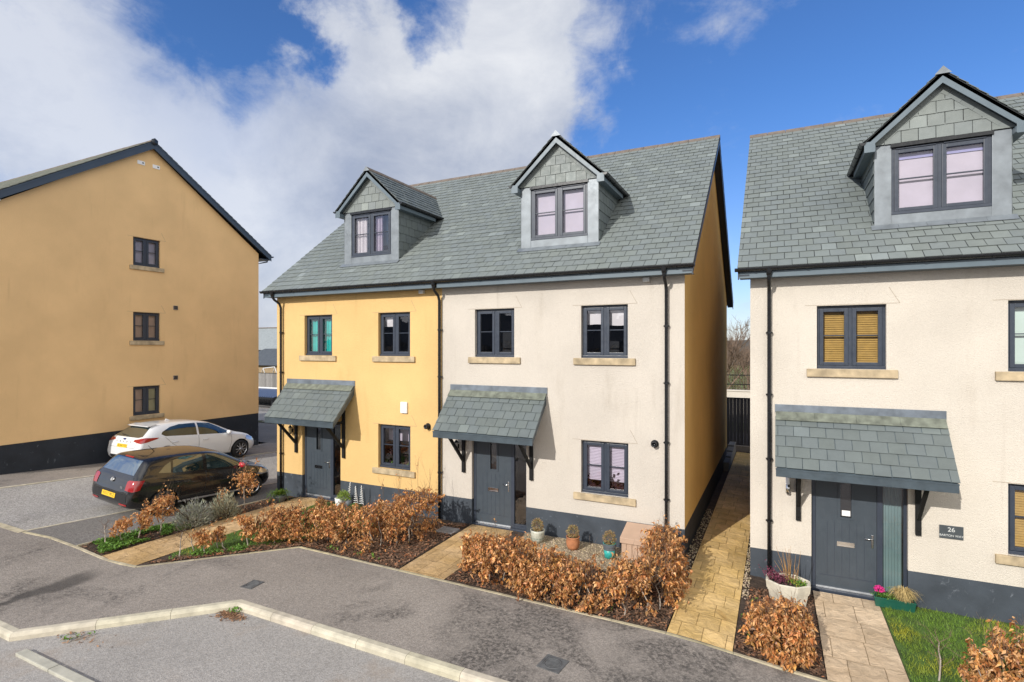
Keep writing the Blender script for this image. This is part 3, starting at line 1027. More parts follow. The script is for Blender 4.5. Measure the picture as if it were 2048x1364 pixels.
def plaque(h, fm):
    m = MB(fm)
    m.box((2.52, -2.905 - .225, .004), (2.853, -2.905, .016), bev=.003)
    po = m.build('number_plaque', sim('slate_plaque', (.055, .065, .072), .5, .15, 8), h)
    lm = sim('plaque_lettering', (.55, .56, .55), .6)
    text_obj('26', .105, fm @ Matrix.Translation((2.686, -2.975, .0165)), lm, po, 'number')
    text_obj('BARTON WAY', .050, fm @ Matrix.Translation((2.686, -3.075, .0165)), lm, po, 'street_name')


pl = lambda **k: dict(k)
house('yellow_house', -13.73, -13.73, -7.73, 0.0, M_YEL, 'yellow rendered left half of the pair of slate roofed houses',
      gl='n', pipes=((-13.48, .05), (-7.765, .0)), alarm=True, letter=0, lamp='amber',
      blinds=dict(ul=[pl(type='curtain', mat=M_TEAL, name='curtain')], ur=[pl(type='roller', mat=M_BLINDW, frac=.30, l=0, r=.45)],
                  lr=[pl(type='roller', mat=M_BLINDP, frac=.40, back=.3), pl(type='plants', mat=M_DARKG, n=220, h=.42, back=.2, name='houseplant'), pl(type='plants', mat=M_GREENL, n=26, h=.12, back=.14, seed=4, name='houseplant')],
                  dormer=[pl(type='curtain', mat=M_BLINDW, l=0, r=.33, name='curtain'), pl(type='curtain', mat=M_BLINDP, l=.52, r=.75, name='curtain'), pl(type='roller', mat=sim('curtain_blue', (.30, .48, .62), .8), back=.35, frac=.75, name='blind')]))
house('cream_house', -7.91, -7.73, -1.73, 0.0, M_CREAMG, 'cream rendered middle house with a row of three small pots by its door',
      gr='y', pipes=((-2.09, 0.0),), letter=2, lamp='grey',
      blinds=dict(ur=[pl(type='roller', mat=M_BLINDW, frac=.36, wave=.02)],  # ur: pale sheet stands in for sky reflected in the top of the panes
                  lr=[pl(type='pleated', mat=M_BLINDP, frac=.80), pl(type='plants', mat=M_DARKG, n=300, h=.36, back=.09, seed=3, name='houseplant')],
                  dormer=[pl(type='roller', mat=M_BLINDP)]))
house('cream_house', -.48, -.48, 5.9, -.163, M_CREAM, 'separate cream house at the right with number plaque beside its door',
      gl='n', gr='n', pipes=((-.14, 0.0),), letter=2, lamp='steel', curtain=True, note=True, flue=False, first_ext=plaque,
      blinds=dict(ul=[pl(type='venetian', mat=M_SLAT)], ur=[pl(type='roller', mat=M_BLINDG)], lr=[pl(type='venetian', mat=M_SLAT)],
                  dormer=[pl(type='roller', mat=M_BLINDP), pl(type='roller', mat=sim('blind_head', (.35, .33, .62), .7), frac=.14, back=.09)]))

# ------------------------------------------------------------------ apartment block (gable faces the street court)
AX = -21.0
AYC, AZR, AEY0, AEY1, AZE = 12.2, 7.70, 7.0, 17.40, 4.20


def apartment():
    h = thing('apartment_block', (AX - 6, AYC, -4.2), 'tall ochre apartment block with plain gable and three small windows', 'apartment block')
    fm = Matrix(((0, 0, 1, AX), (1, 0, 0, 0), (0, 1, 0, 0), (0, 0, 0, 1)))
    y0, y1 = 7.53, 16.87
    zw = AZE + .02
    zp = -2.955
    wins = [(11.58, 12.54, 3.0, 4.035), (11.58, 12.54, .25, 1.295), (11.58, 12.54, -2.49, -1.43)]
    X1 = AX - 13
    sl = (AZR - AZE) / (AEY1 - AYC)
    w = MB(fm)
    wallgrid(w, y0, y1, zp, zw, wins, .09)
    w.poly([(y0, zw, 0), (y1, zw, 0), (AYC, AZR - .22, 0)])
    for a, b, c, d in wins: lintel_lines(w, a, b, d, 1)
    w.M = None
    for yy in (y0, y1): w.quad((AX, yy, zp), (X1, yy, zp), (X1, yy, zw), (AX, yy, zw))
    w.poly([(X1, y0, zp), (X1, y1, zp), (X1, y1, zw), (X1, AYC, AZR - .22), (X1, y0, zw)])
    w.build('wall', [M_YELFLAT, M_TILEC], h)
    p = MB()
    for q in (((AX - .006, y0 + .006), (AX - .006, y1 - .006)), ((AX - .006, y0 + .006), (X1, y0 + .006)), ((AX - .006, y1 - .006), (X1, y1 - .006)), ((X1, y0), (X1, y1))):
        p.quad((*q[0], -5.2), (*q[1], -5.2), (*q[1], zp), (*q[0], zp))
    p.build('plinth', M_PLINTHB, h)
    r = MB()
    rx = AX + .20
    for sg in (-1, 1):
        ey = AEY0 if sg < 0 else AEY1
        up = V((0, AYC - ey, AZR - AZE)).normalized(); n = V((0, sg * up.z, abs(up.y)))
        L = math.hypot(AYC - ey, AZR - AZE)
        slates(r, (rx, ey, AZE), (-1, 0, 0), up, n, 13.4, L, .25, .236, seed=31 + sg)
        r.prism([(rx - .01, ey, AZE - .012), (rx - .01, AYC, AZR - .012), (rx - .01, AYC, AZR - .11), (rx - .01, ey, AZE - .11)], (-13.3, 0, 0), 1)
    ro = r.build('roof', [slate_mat('apartment_slate', (.23, .24, .21)), M_UNDER], h)
    t = MB()
    pa = V((0, -(AYC - AEY0), AZE - AZR)).normalized(); pb = V((0, -pa.y, pa.z))
    ridge_tiles(t, (rx + .02, AYC, AZR), (X1, AYC, AZR), pa, pb, .15, .45, 8)
    t.lathe([(0, 0), (.13, 0), (.13, .03), (0, .03)], 6, 1, X=Matrix.Translation((rx + .025, AYC, AZR - .06)) @ Matrix.Rotation(PI / 2, 4, 'Y'))
    t.build('ridge', [M_RIDGE, M_BARGE], ro)
    for sg in (-1, 1):
        ey = AEY0 if sg < 0 else AEY1
        b = MB()
        b.prism([(rx - .025, ey, AZE - .03), (rx - .025, AYC, AZR - .03), (rx - .025, AYC, AZR - .31), (rx - .025, ey, AZE - .26)], (.022, 0, 0))
        b.prism([(AX + .002, ey, AZE - .17), (AX + .002, AYC, AZR - .19), (AX + .002, AYC, AZR - .205), (AX + .002, ey, AZE - .185)], (.17, 0, 0))
        b.prism([(rx - .0025, ey, AZE - .03), (rx - .0025, AYC, AZR - .03), (rx - .0025, AYC, AZR - .085), (rx - .0025, ey, AZE - .085)], (.012, 0, 0))
        b.build('bargeboard', sim('barge_blue', (.040, .058, .085), .4, .1, 2) if 'barge_blue' not in MATS else MATS['barge_blue'], h)
        g = MB()
        g.box((X1, min(ey, ey - sg * .02), AZE - .22), (rx - .03, max(ey, ey - sg * .02), AZE - .06))
        yw_ = y1 if sg > 0 else y0
        g.box((X1, min(ey - sg * .021, yw_), AZE - .22), (rx - .03, max(ey - sg * .021, yw_), AZE - .20))
        g.build('fascia', MATS['barge_blue'], h)
        g = MB()
        gutter_mesh(g, (rx, ey + sg * .07, AZE - .03), (X1, ey + sg * .07, AZE - .03), .06, 1.2)
        g.tube([(AX - .15, ey + sg * .07, AZE - .09), (AX - .15, ey + sg * .05, AZE - .25), (AX - .15, yw_ + sg * .06, AZE - .42), (AX - .15, yw_ + sg * .06, -4.3)], .035)
        g.build('gutter', M_BLACK, h)
    bp = sim('blind_pink', (.66, .48, .44), .8); bv = sim('blind_lilac', (.58, .58, .80), .8); bg = sim('blind_sage', (.58, .60, .42), .8)
    window(h, fm, *wins[0], recess=.075, sill_ext=.13, blind=[pl(type='roller', mat=bv)])
    window(h, fm, *wins[1], recess=.075, sill_ext=.13, blind=[pl(type='roller', mat=bp)])
    window(h, fm, *wins[2], recess=.075, sill_ext=.13, blind=[pl(type='roller', mat=bp, r=.5), pl(type='roller', mat=bg, l=.5)])
    for (a, b, c, d) in ((11.72, 11.98, 6.72, 6.86), (12.26, 12.52, 6.72, 6.86)):
        m = MB(fm)
        m.box((a, c, .001), (b, d, .02), 0, bev=.006); m.box((b - .10, c + .055, .0205), (b - .04, d - .045, .024), 1)
        m.build('vent_plate', [M_WHITE, M_BLACK], h)
    for c in (1.46, -1.25):
        m = MB(fm)
        m.box((13.03, c, .001), (13.2, c + .16, .03), 0, bev=.006)
        for i in range(4): m.box((13.045, c + .025 + i * .034, .0305), (13.185, c + .045 + i * .034, .04), 1)
        m.build('vent_cover', [sim('vent_grey', (.22, .20, .20), .5) if 'vent_grey' not in MATS else MATS['vent_grey'], M_BLACK], h)


apartment()
# ------------------------------------------------------------------ the lie of the land
def gz(x, y):
    """level in front of the pair, falling a little to the right, ramping up to the left towards the viewer"""
    z = G0
    w = min(1, max(0, (-12.2 - x) / 6.7))
    s = .064 * min(1, w * 4)
    P = 9 + 7.5 * w
    z += s * (P - min(max(y, 2), 16.5))
    t = min(1, max(0, (x + 1.6) / 2.2)); t = t * t * (3 - 2 * t)
    z -= .17 * t
    return z


def drape(name, poly, off, mat, step=.5, rough=0.0, rscale=3.0, kind='structure', fn=gz):
    bm = bmesh.new()
    bm.faces.new([bm.verts.new((p[0], p[1], 0)) for p in poly])
    xs = [p[0] for p in poly]; ys = [p[1] for p in poly]
    for ax, lo, hi in ((0, min(xs), max(xs)), (1, min(ys), max(ys))):
        k = math.floor(lo / step) + 1
        while k * step < hi:
            co = V((k * step if ax == 0 else 0, k * step if ax == 1 else 0, 0))
            bmesh.ops.bisect_plane(bm, geom=bm.verts[:] + bm.edges[:] + bm.faces[:], plane_co=co, plane_no=(1, 0, 0) if ax == 0 else (0, 1, 0))
            k += 1
    bmesh.ops.triangulate(bm, faces=[f for f in bm.faces if len(f.verts) > 4])
    for v in bm.verts:
        z = fn(v.co.x, v.co.y) + off
        if rough: z += rough * (noise.fractal(V((v.co.x * rscale, v.co.y * rscale, 1.3)), 1.0, 2.0, 4) * .8 + .25)
        v.co.z = z
    for f in bm.faces:
        if f.normal.z < 0: f.normal_flip()
    me = bpy.data.meshes.new(name)
    bm.to_mesh(me); bm.free()
    me.materials.append(mat)
    for p in me.polygons: p.use_smooth = True
    o = bpy.data.objects.new(name, me)
    COL.objects.link(o)
    return tag(o, kind=kind)


M_ROAD = asphalt_mat('road_asphalt', (.315, .297, .278), (.10, .095, .09), .7, .55, .75, .45, .55, dust=(.27, .215, .165))
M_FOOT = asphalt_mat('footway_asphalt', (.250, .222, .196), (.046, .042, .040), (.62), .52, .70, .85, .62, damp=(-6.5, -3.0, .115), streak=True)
M_COURT = asphalt_mat('court_asphalt', (.335, .318, .298), (.07, .068, .066), .8, .55, .72, .6, 1.0)
M_LANE = asphalt_mat('lane_asphalt', (.190, .178, .166), (.07, .068, .066), .8, .6, .8, .3, .8)
M_KERB = sim('kerb_concrete', (.47, .43, .345), .85, .16, 4, .35, 60)
M_EDGE = sim('edging_concrete', (.42, .38, .27), .85, .25, 5, .4, 50)
M_LINE = sim('edging_pale', (.50, .46, .37), .85, .25, 6, .3, 50)
M_SOIL = sim('bed_soil', (.060, .040, .028), .95, .45, 7, 1.0, 26, bdist=.03)
M_PAVE = paving_mat('imprinted_paving', (.60, .415, .225), (.48, .31, .13), .36, .58, .0, stain=.55)
M_PAVEA = paving_mat('alley_paving', (.74, .52, .235), (.60, .40, .14), .34, .45, .0, stain=.45)
M_PAVER = paving_mat('pale_paving', (.68, .53, .37), (.58, .43, .28), .46, .66, .0, stain=.12)
M_GRASSG = sim('grass_ground', (.055, .105, .016), .95, .5, 5, 1.0, 40, bdist=.02)
M_GRAVB = sim('gravel_base', (.30, .24, .16), .95, .4, 18, 1.0, 60, bdist=.02)

# carriageway: one sheet that carries on to the fields and the skyline
xs = [-420, -200, -110, -70, -50, -38, -30] + [-24 + .75 * i for i in range(46)] + [14, 20, 30, 50, 90, 160, 300]
ys = [-120, -60, -30, -15, -8, -4, -1] + [1 + .75 * i for i in range(34)] + [28, 31]
mb = MB()
for y in ys:
    for x in xs: mb.v.append((x, y, gz(x, y) - .105))
nx = len(xs)
for j in range(len(ys) - 1):
    for i in range(nx - 1):
        mb.f.append([j * nx + i, j * nx + i + 1, (j + 1) * nx + i + 1, (j + 1) * nx + i]); mb.mi.append(0); mb.c.append((1, 1, 1)); mb.sm.append(True)
tag(mb.build('road', M_ROAD), kind='structure')

FW = [(-30, 4.17), (-10.58, 4.17), (-8.37, 6.37), (8, 6.31), (8, 8.54), (-9.44, 8.62), (-11.52, 6.41), (-13.2, 6.22), (-14.75, 5.86), (-15.7, 5.76), (-30, 5.2)]
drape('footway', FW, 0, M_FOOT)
drape('court', [(-30, 5.2), (-15.7, 5.76), (-14.85, 5.86), (-14.85, 17.5), (-18.83, 17.5), (-18.83, 5.55)], 0, M_COURT)
drape('court_margin', [(-14.85, 5.86), (-14.75, 5.86), (-13.37, 6.2), (-13.37, 11.6), (-13.74, 11.6), (-13.74, 17.5), (-14.85, 17.5)], 0, M_LANE)
drape('court_lane', [(-30, 17.5), (-13.0, 17.5), (-13.0, 22), (-30, 22)], -.01, M_LANE)
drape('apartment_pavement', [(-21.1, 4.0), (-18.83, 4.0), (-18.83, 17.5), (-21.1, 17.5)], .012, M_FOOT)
drape('garden_ground', [(-13.36, 6.2), (-11.52, 6.41), (-9.44, 8.62), (8, 8.54), (8, 12.2), (-13.4, 12.2)], -.03, M_SOIL)
drape('alley_ground', [(-1.76, 12.2), (-.44, 12.2), (-.44, 27), (-1.76, 27)], -.03, M_SOIL)

# kerbs -----------------------------------------------------------------
kb = MB()


def kerb_run(p, q, h=.105, w=.155, seg=.915, low=False, skew0=0.0, skew1=0.0):
    p, q = V((*p, 0)), V((*q, 0))
    d = q - p; L = d.length; d /= L
    s = V((d.y, -d.x, 0))                      # towards the road
    n = max(1, round(L / seg))
    for i in range(n):
        a0, a1 = L * i / n + (.003 if i else 0), L * (i + 1) / n - (.003 if i < n - 1 else 0)
        k = RND.uniform(.88, 1.08)
        prof = [(0, -.22), (0, -.002), (.012, .0), (w * .62, 0), (w * .82, -.018), (w * .97, -.05), (w, -h - .12)] if not low else [(0, -.2), (0, 0), (.01, .004), (w - .01, .004), (w, 0), (w, -.2)]
        vs = []
        for e, (t, sk) in enumerate(((a0, skew0 if i == 0 else 0), (a1, skew1 if i == n - 1 else 0))):
            for o, z in prof:
                P = p + d * (t + sk * o) + s * o
                vs.append((P.x, P.y, gz(P.x, P.y) + z + .006))
        m = len(prof)
        fs = [(j, j + 1, m + j + 1, m + j) for j in range(m - 1)] + [tuple(range(m)), tuple(range(2 * m - 1, m - 1, -1))]
        kb.add(vs, fs, 0, (k, k * RND.uniform(.97, 1.01), k * RND.uniform(.92, 1.0)))


kerb_run((-30, 4.20), (-10.62, 4.20), skew1=.4)
kerb_run((-10.62, 4.20), (-8.40, 6.40), skew0=-.4, skew1=-.42)
kerb_run((-8.40, 6.40), (8, 6.33), skew0=.4)
tag(kb.build('kerb', sim('kerb_stone', (.47, .43, .345), .85, .2, 5, .3, 60, attr=True)), kind='structure')
kb = MB()
t_ = MB()
for i in range(9):
    x0 = -10.0 + i * .92
    k = RND.uniform(.9, 1.1)
    t_.box((x0 + .004, 3.90, G0 - .25), (x0 + .912, 4.04, G0 - .062), 0, (k, k, k * .97), bev=.012)
tag(t_.build('channel_kerb', sim('channel_concrete', (.43, .415, .36), .85, .15, 5, .3, 60, attr=True)), kind='structure')
kb = MB()


def edging(pts, w=.05, top=.012, seg=.915):
    for p, q in zip(pts[:-1], pts[1:]):
        L = math.hypot(q[0] - p[0], q[1] - p[1]); n = max(1, round(L / seg))
        for i in range(n):
            a, b = i / n, (i + 1) / n
            P = V((p[0] + (q[0] - p[0]) * a, p[1] + (q[1] - p[1]) * a, 0)); Q = V((p[0] + (q[0] - p[0]) * b, p[1] + (q[1] - p[1]) * b, 0))
            d = (Q - P).normalized(); P = P + d * .003; Q = Q - d * .003
            P.z = gz(P.x, P.y) + top - .06; Q.z = gz(Q.x, Q.y) + top - .06
            k = RND.uniform(.85, 1.12)
            kb.beam(P, Q, w, .12, 0, (k, k * .98, k * RND.uniform(.86, .98)))


edging([(-11.52, 6.42), (-9.44, 8.64), (-6.7, 8.60), (-1.54, 8.52), (-.58, 8.53), (.62, 8.53), (8, 8.53)])
edging([(-14.72, 5.89), (-13.2, 6.24), (-11.52, 6.42)], .06)
edging([(-13.34, 6.24), (-13.34, 11.0)], .05, .03)
edging([(-30, 5.25), (-15.7, 5.78), (-14.76, 5.88)], .15, .008)
tag(kb.build('bed_edging', sim('edging_stone', (.42, .375, .27), .85, .25, 6, .4, 50, attr=True)), kind='structure')
kb = MB()
edging([(-14.80, 5.92), (-14.80, 17.4)], .075, .006)
edging([(-18.83, 4.0), (-18.83, 17.4)], .10, .016)
edging([(-18.70, 17.45), (-13.2, 17.45)], .10, .006)
tag(kb.build('court_edging', sim('edging_light', (.50, .46, .38), .85, .2, 6, .3, 50, attr=True)), kind='structure')

# paths, lawns, gravel ---------------------------------------------------
drape('garden_path', [(-12.62, 6.29), (-11.60, 6.40), (-11.60, 11.58), (-11.2, 11.62), (-12.70, 11.62)], .012, M_PAVE, .25)
drape('garden_path', [(-6.72, 8.63), (-5.66, 8.61), (-5.66, 11.62), (-6.80, 11.62)], .012, M_PAVE, .25)
drape('garden_path', [(.62, 8.55), (1.62, 8.55), (1.62, 11.60), (.60, 11.60)], .012, M_PAVER, .25)
drape('alley_path', [(-1.53, 8.55), (-.59, 8.55), (-.59, 24.6), (-1.53, 24.6)], .012, M_PAVEA, .25)
drape('lawn', [(1.63, 8.95), (8, 8.95), (8, 11.66), (1.63, 11.66)], .0, M_GRASSG, .2, .03)
drape('lawn', [(-11.58, 7.1), (-11.2, 7.1), (-9.0, 9.6), (-8.6, 10.4), (-11.1, 11.5), (-11.58, 11.5)], .0, M_GRASSG, .2, .03)
for P in ([(-13.31, 6.28), (-12.63, 6.31), (-12.72, 11.6), (-13.31, 11.6)], [(-11.59, 6.45), (-11.5, 6.46), (-9.42, 8.67), (-6.74, 8.63), (-6.82, 11.62), (-9.0, 11.62), (-8.6, 10.4), (-9.0, 9.6), (-11.2, 7.1), (-11.58, 7.1)],
          [(-5.65, 8.63), (-1.55, 8.56), (-1.55, 11.62), (-5.65, 11.62)], [(-.58, 8.57), (.61, 8.57), (.58, 11.62), (-.46, 11.62), (-.58, 11.62)], [(1.63, 8.56), (8, 8.56), (8, 8.94), (1.63, 8.94)]):
    drape('bed_soil', P, .0, M_SOIL, .1, .028, 5)

# ------------------------------------------------------------------ cars
def catmull(vals, t):
    n = len(vals) - 1
    i = min(int(t), n - 1); f = t - i
    p = [vals[max(0, i - 1)], vals[i], vals[i + 1], vals[min(n, i + 2)]]
    return .5 * (2 * p[1] + (p[2] - p[0]) * f + (2 * p[0] - 5 * p[1] + 4 * p[2] - p[3]) * f * f + (3 * p[1] - p[0] - 3 * p[2] + p[3]) * f ** 3)


def car_body(stations, mat, parent, wheels, wr):
    """loft of half sections -> smooth closed body with cut wheel arches"""
    secs = []
    for (y, zb, zs, zt, wl, wm, ws, wt) in stations:
        cab = max(0.0, min(1.0, (zt - zs - .10) / .30))
        zg = zs + .03 + .02 * cab
        pts = [(0, zb), (wl * .6, zb), (wl * .93, zb + .01), (wl, zb + .07), (wm, zb + (zs - zb) * .45), (wm, zb + (zs - zb) * .72), (ws, zs),
               (ws - .02 - .02 * cab, zg), (ws + (wt - ws) * .55 if cab > .05 else ws * .85, zg + (zt - zg) * .52), (wt, zt - .065 * cab - .006), (wt - .10, zt - .012), (wt * .4, zt), (0, zt + .004)]
        secs.append([(p[0], y, p[1]) for p in pts])
    k = len(secs[0])
    full = []
    for s_ in secs:
        full.append([(-x, y, z) for x, y, z in reversed(s_[1:-1])] and ([s_[0]] + s_[1:-1] + [s_[-1]] + [(-x, y, z) for x, y, z in reversed(s_[1:-1])]))
    n = len(full[0])
    bm = bmesh.new()
    vv = [[bm.verts.new(p) for p in row] for row in full]
    for i in range(len(vv) - 1):
        for j in range(n):
            bm.faces.new((vv[i][j], vv[i][(j + 1) % n], vv[i + 1][(j + 1) % n], vv[i + 1][j]))
    for row in (vv[0], list(reversed(vv[-1]))):
        # close the ends with a fan of quads across the section
        h = n // 2
        L_ = row
        for j in range(h - 1):
            a, b = L_[j], L_[j + 1]
            c, d = L_[(n - j - 1) % n], L_[(n - j) % n]
            if j == 0: bm.faces.new((a, c, b)) if len({a, b, c}) == 3 else None
            else: bm.faces.new((a, d, c, b))
        bm.faces.new((L_[h - 1], L_[h + 1], L_[h]))
    bmesh.ops.recalc_face_normals(bm, faces=bm.faces[:])
    me = bpy.data.meshes.new('body'); bm.to_mesh(me); bm.free()
    ob = bpy.data.objects.new('body', me); COL.objects.link(ob)
    sub = ob.modifiers.new('s', 'SUBSURF'); sub.levels = 3; sub.render_levels = 3
    bpy.context.view_layer.update()
    me2 = bpy.data.meshes.new_from_object(ob.evaluated_get(bpy.context.evaluated_depsgraph_get()))
    ob.modifiers.clear(); ob.data = me2
    bvh = BVHTree.FromPolygons([v.co.copy() for v in me2.vertices], [tuple(p.vertices) for p in me2.polygons])
    # wheel wells
    cut = MB()
    for wy in wheels:
        for sx in (-1, 1):
            vs, fs = [], []
            m = 40
            for xx in (sx * .56, sx * 1.2):
                for j in range(m): vs.append((xx, wy + math.cos(2 * PI * j / m) * (wr + .055), wr + math.sin(2 * PI * j / m) * (wr + .055)))
            fs = [(j, (j + 1) % m, m + (j + 1) % m, m + j) for j in range(m)] + [tuple(range(m - 1, -1, -1)), tuple(range(m, 2 * m))]
            cut.add(vs, fs)
    co_ = cut.build('cutter_tmp', M_BLACK)
    b2 = bmesh.new(); b2.from_mesh(co_.data); bmesh.ops.recalc_face_normals(b2, faces=b2.faces[:]); b2.to_mesh(co_.data); b2.free()
    bo = ob.modifiers.new('b', 'BOOLEAN'); bo.object = co_; bo.operation = 'DIFFERENCE'; bo.solver = 'EXACT'
    bpy.context.view_layer.update()
    me3 = bpy.data.meshes.new_from_object(ob.evaluated_get(bpy.context.evaluated_depsgraph_get()))
    ob.modifiers.clear(); ob.data = me3
    cm = co_.data; bpy.data.objects.remove(co_); bpy.data.meshes.remove(cm)
    me3.materials.clear(); me3.materials.append(mat); me3.materials.append(M_BLACK)
    for p in me3.polygons:
        p.use_smooth = True
        c = p.center
        inw = any(math.hypot(c.y - wy, c.z - wr) < wr + .045 or (abs(math.hypot(c.y - wy, c.z - wr) - wr - .055) < .006 and abs(p.normal.x) < .3) for wy in wheels) and abs(c.x) > .5
        p.material_index = 1 if inw or c.z < .22 else 0
        if inw: p.use_smooth = False
    ob.parent = parent
    return ob, bvh


def decal(bvh, poly, axis, side, off, mat, parent, name, thick=.0, step=.05, hole=None):
    """a panel whose outline is drawn flat and laid on the curved body: axis 'x' -> poly in (y,z), 'y' -> poly in (x,z)"""
    bm = bmesh.new()
    bm.faces.new([bm.verts.new((p[0], p[1], 0)) for p in poly])
    a = [p[0] for p in poly]; b = [p[1] for p in poly]
    for ax, lo, hi in ((0, min(a), max(a)), (1, min(b), max(b))):
        k = math.floor(lo / step) + 1
        while k * step < hi:
            bmesh.ops.bisect_plane(bm, geom=bm.verts[:] + bm.edges[:] + bm.faces[:], plane_co=(k * step, 0, 0) if ax == 0 else (0, k * step, 0), plane_no=(1, 0, 0) if ax == 0 else (0, 1, 0))
            k += 1
    ok = True
    for v in bm.verts:
        p, q = v.co.x, v.co.y
        if axis == 'x': o, d = V((side * 3, p, q)), V((-side, 0, 0))
        elif axis == 'd':
            d = V((-side * .64, .768, 0)); o = V((side * .768, .64, 0)) * p + V((0, 0, q)) - d * 4
        else: o, d = V((p, side * 5, q)), V((0, -side, 0))
        h = bvh.ray_cast(o, d)
        if h[0] is None:
            h = bvh.find_nearest(o + d * (2.2 if axis == 'x' else 2.2 if axis == 'd' else 3.1))
        n = h[1] if h[1].dot(d) < 0 else -h[1]
        v.co = h[0] + (n * off)
    m = MB()
    m.bm(bm, 0, smooth=True)
    bm.free()
    return m.build(name, mat, parent, local=True)


def wheel(parent, x, y, r, sx, spokes, rimmat, dark, fat=.09, hubr=.66):
    X = Matrix.Translation((x, y, r)) @ Matrix.Rotation(sx * PI / 2, 4, 'Y')
    m = MB()
    m.lathe([(r * hubr, -.10), (r * .93, -.10), (r, -.07), (r, .06), (r * .94, .095), (r * .80, .105), (r * .70, .10), (r * hubr, .085)], 36, 0, X=X)
    wo = m.build('wheel', sim('tyre_rubber', (.014, .014, .015), .8, .2, 6) if 'tyre_rubber' not in MATS else MATS['tyre_rubber'], parent, local=True)
    m = MB()
    R0 = r * hubr
    m.lathe([(R0, .09), (R0 * 1.03, .10), (R0 * .97, .098), (R0 * .93, .06), (R0 * .90, .02)], 36, 0, X=X)
    m.lathe([(R0 * .92, .005), (0, .0)], 24, 1, X=X)
    m.lathe([(0, .085), (R0 * .16, .08), (R0 * .2, .03)], 14, 0, X=X)
    for i in range(spokes[0]):
        a = 2 * PI * i / spokes[0]
        for da in spokes[1]:
            p = V((R0 * .15 * math.cos(a), R0 * .15 * math.sin(a), .066)); q = V((R0 * .96 * math.cos(a + da), R0 * .96 * math.sin(a + da), .075))
            m.beam(X @ p, X @ q, spokes[2], .022, 0, up=(sx, 0, 0))
    m.build('rim', [rimmat, dark], wo, local=True)
    return wo


def car_place(name, x, y, label, L2, scale, heading=0.0, zk=1.0):
    """root on the sloping ground, wheels down"""
    h = 1.3
    dy = (gz(x, y + h) - gz(x, y - h)) / (2 * h); dx = (gz(x + .75, y) - gz(x - .75, y)) / 1.5
    zc = (gz(x, y + h) + gz(x, y - h) + gz(x + .75, y) + gz(x - .75, y)) / 4
    up = V((-dx, -dy, 1)).normalized()
    fwd = V((math.sin(heading), math.cos(heading), 0)); fwd = (fwd - up * fwd.dot(up)).normalized()
    rt = fwd.cross(up)
    M3 = Matrix((rt, fwd, up)).transposed()
    o = thing(name, (x, y, zc + .004), label, 'car', None, M3.to_euler())
    o.scale = (scale, scale, scale * zk)
    return o


def paint(name, col, rough=.25, metal=0.0, spec=.5):
    t = NT(name)
    f = t.mr(t.noise(3, 6), .35, .75, 0, .05)
    b = t.bsdf(t.mix(f, (*col, 1), (.25, .23, .20, 1)), rough, None, metal, 1.0, spec)
    b.inputs['Coat Roughness'].default_value = .035
    return t.m


def car_glass(name, lo, hi, base):
    t = NT(name)
    g = t.n('ShaderNodeBsdfGlossy'); g.inputs['Roughness'].default_value = .015; g.inputs[0].default_value = (.80, .86, .88, 1)
    k = t.mr(t.noise(2.2, 4), .35, .65, .35, 1.6)
    cc = t.n('ShaderNodeVectorMath', operation='SCALE'); cc.inputs[0].default_value = base; t.link(k, cc.inputs['Scale'])
    f = t.n('ShaderNodeFresnel'); f.inputs[0].default_value = 1.55
    df = t.n('ShaderNodeBsdfDiffuse'); t.link(cc.outputs[0], df.inputs[0])
    m = t.n('ShaderNodeMixShader'); t.link(t.mr(f.outputs[0], .04, 1, lo, hi, False), m.inputs[0])
    t.link(df.outputs[0], m.inputs[1]); t.link(g.outputs[0], m.inputs[2]); t.link(m.outputs[0], t.out.inputs[0])
    return t.m


M_GLASSCAR = car_glass('car_glass', .20, .95, (.018, .032, .034))
M_GLASSREAR = car_glass('car_rear_glass', .035, .5, (.015, .030, .034))
M_LAMPR = paint('tail_lamp', (.30, .008, .010), .15)
M_LAMPW = paint('lamp_clear', (.50, .50, .52), .12, .6)
M_TRIM = sim('black_trim', (.012, .012, .013), .45, .1)
M_PLATE = sim('plate_yellow', (.80, .50, .02), .45, .05)
M_INK = sim('plate_ink', (.01, .01, .01), .6)
M_REDCAP = paint('mirror_red', (.55, .02, .04), .25)
M_ALLOY = sim('alloy_silver', (.55, .55, .57), .25, .06, 4, metallic=1)
M_ALLOYD = sim('alloy_shadow', (.02, .02, .022), .5, .1)
M_STRIPE = sim('sill_stripe', (.42, .42, .43), .4, .1)


def plate(parent, bvh, x, z, txt, tilt=.0, w=.52, h=.112):
    hit = bvh.ray_cast(V((x, -5, z)), V((0, 1, 0)))
    y = hit[0].y - .012
    X = Matrix.Translation((x, y, z)) @ Matrix.Rotation(tilt, 4, 'X')
    m = MB(X); m.box((-w / 2, -.004, -h / 2), (w / 2, .004, h / 2), bev=.002)
    po = m.build('number_plate', M_PLATE, parent, local=True)
    text_obj(txt, .105, X @ Matrix.Translation((0, -.0045, 0)) @ Matrix.Rotation(PI / 2, 4, 'X'), M_INK, po, 'registration', .0006, local=True)
    return po


def seam(bvh, pts, axis, side, parent, name, w=.012, mat=None):
    """thin shut line laid on the body"""
    m = MB()
    path = []
    for (p, q), (p2, q2) in zip(pts[:-1], pts[1:]):
        n = max(2, int(math.hypot(p2 - p, q2 - q) / .05))
        for i in range(n + 1):
            a, b = p + (p2 - p) * i / n, q + (q2 - q) * i / n
            o, d = (V((side * 3, a, b)), V((-side, 0, 0))) if axis == 'x' else (V((a, side * 5, b)), V((0, -side, 0)))
            h = bvh.ray_cast(o, d)
            if h[0] is not None: path.append(h[0] - d * .0005)
    m.tube(path, w / 2, 5)
    return m.build(name, mat or M_BLACK, parent, local=True)


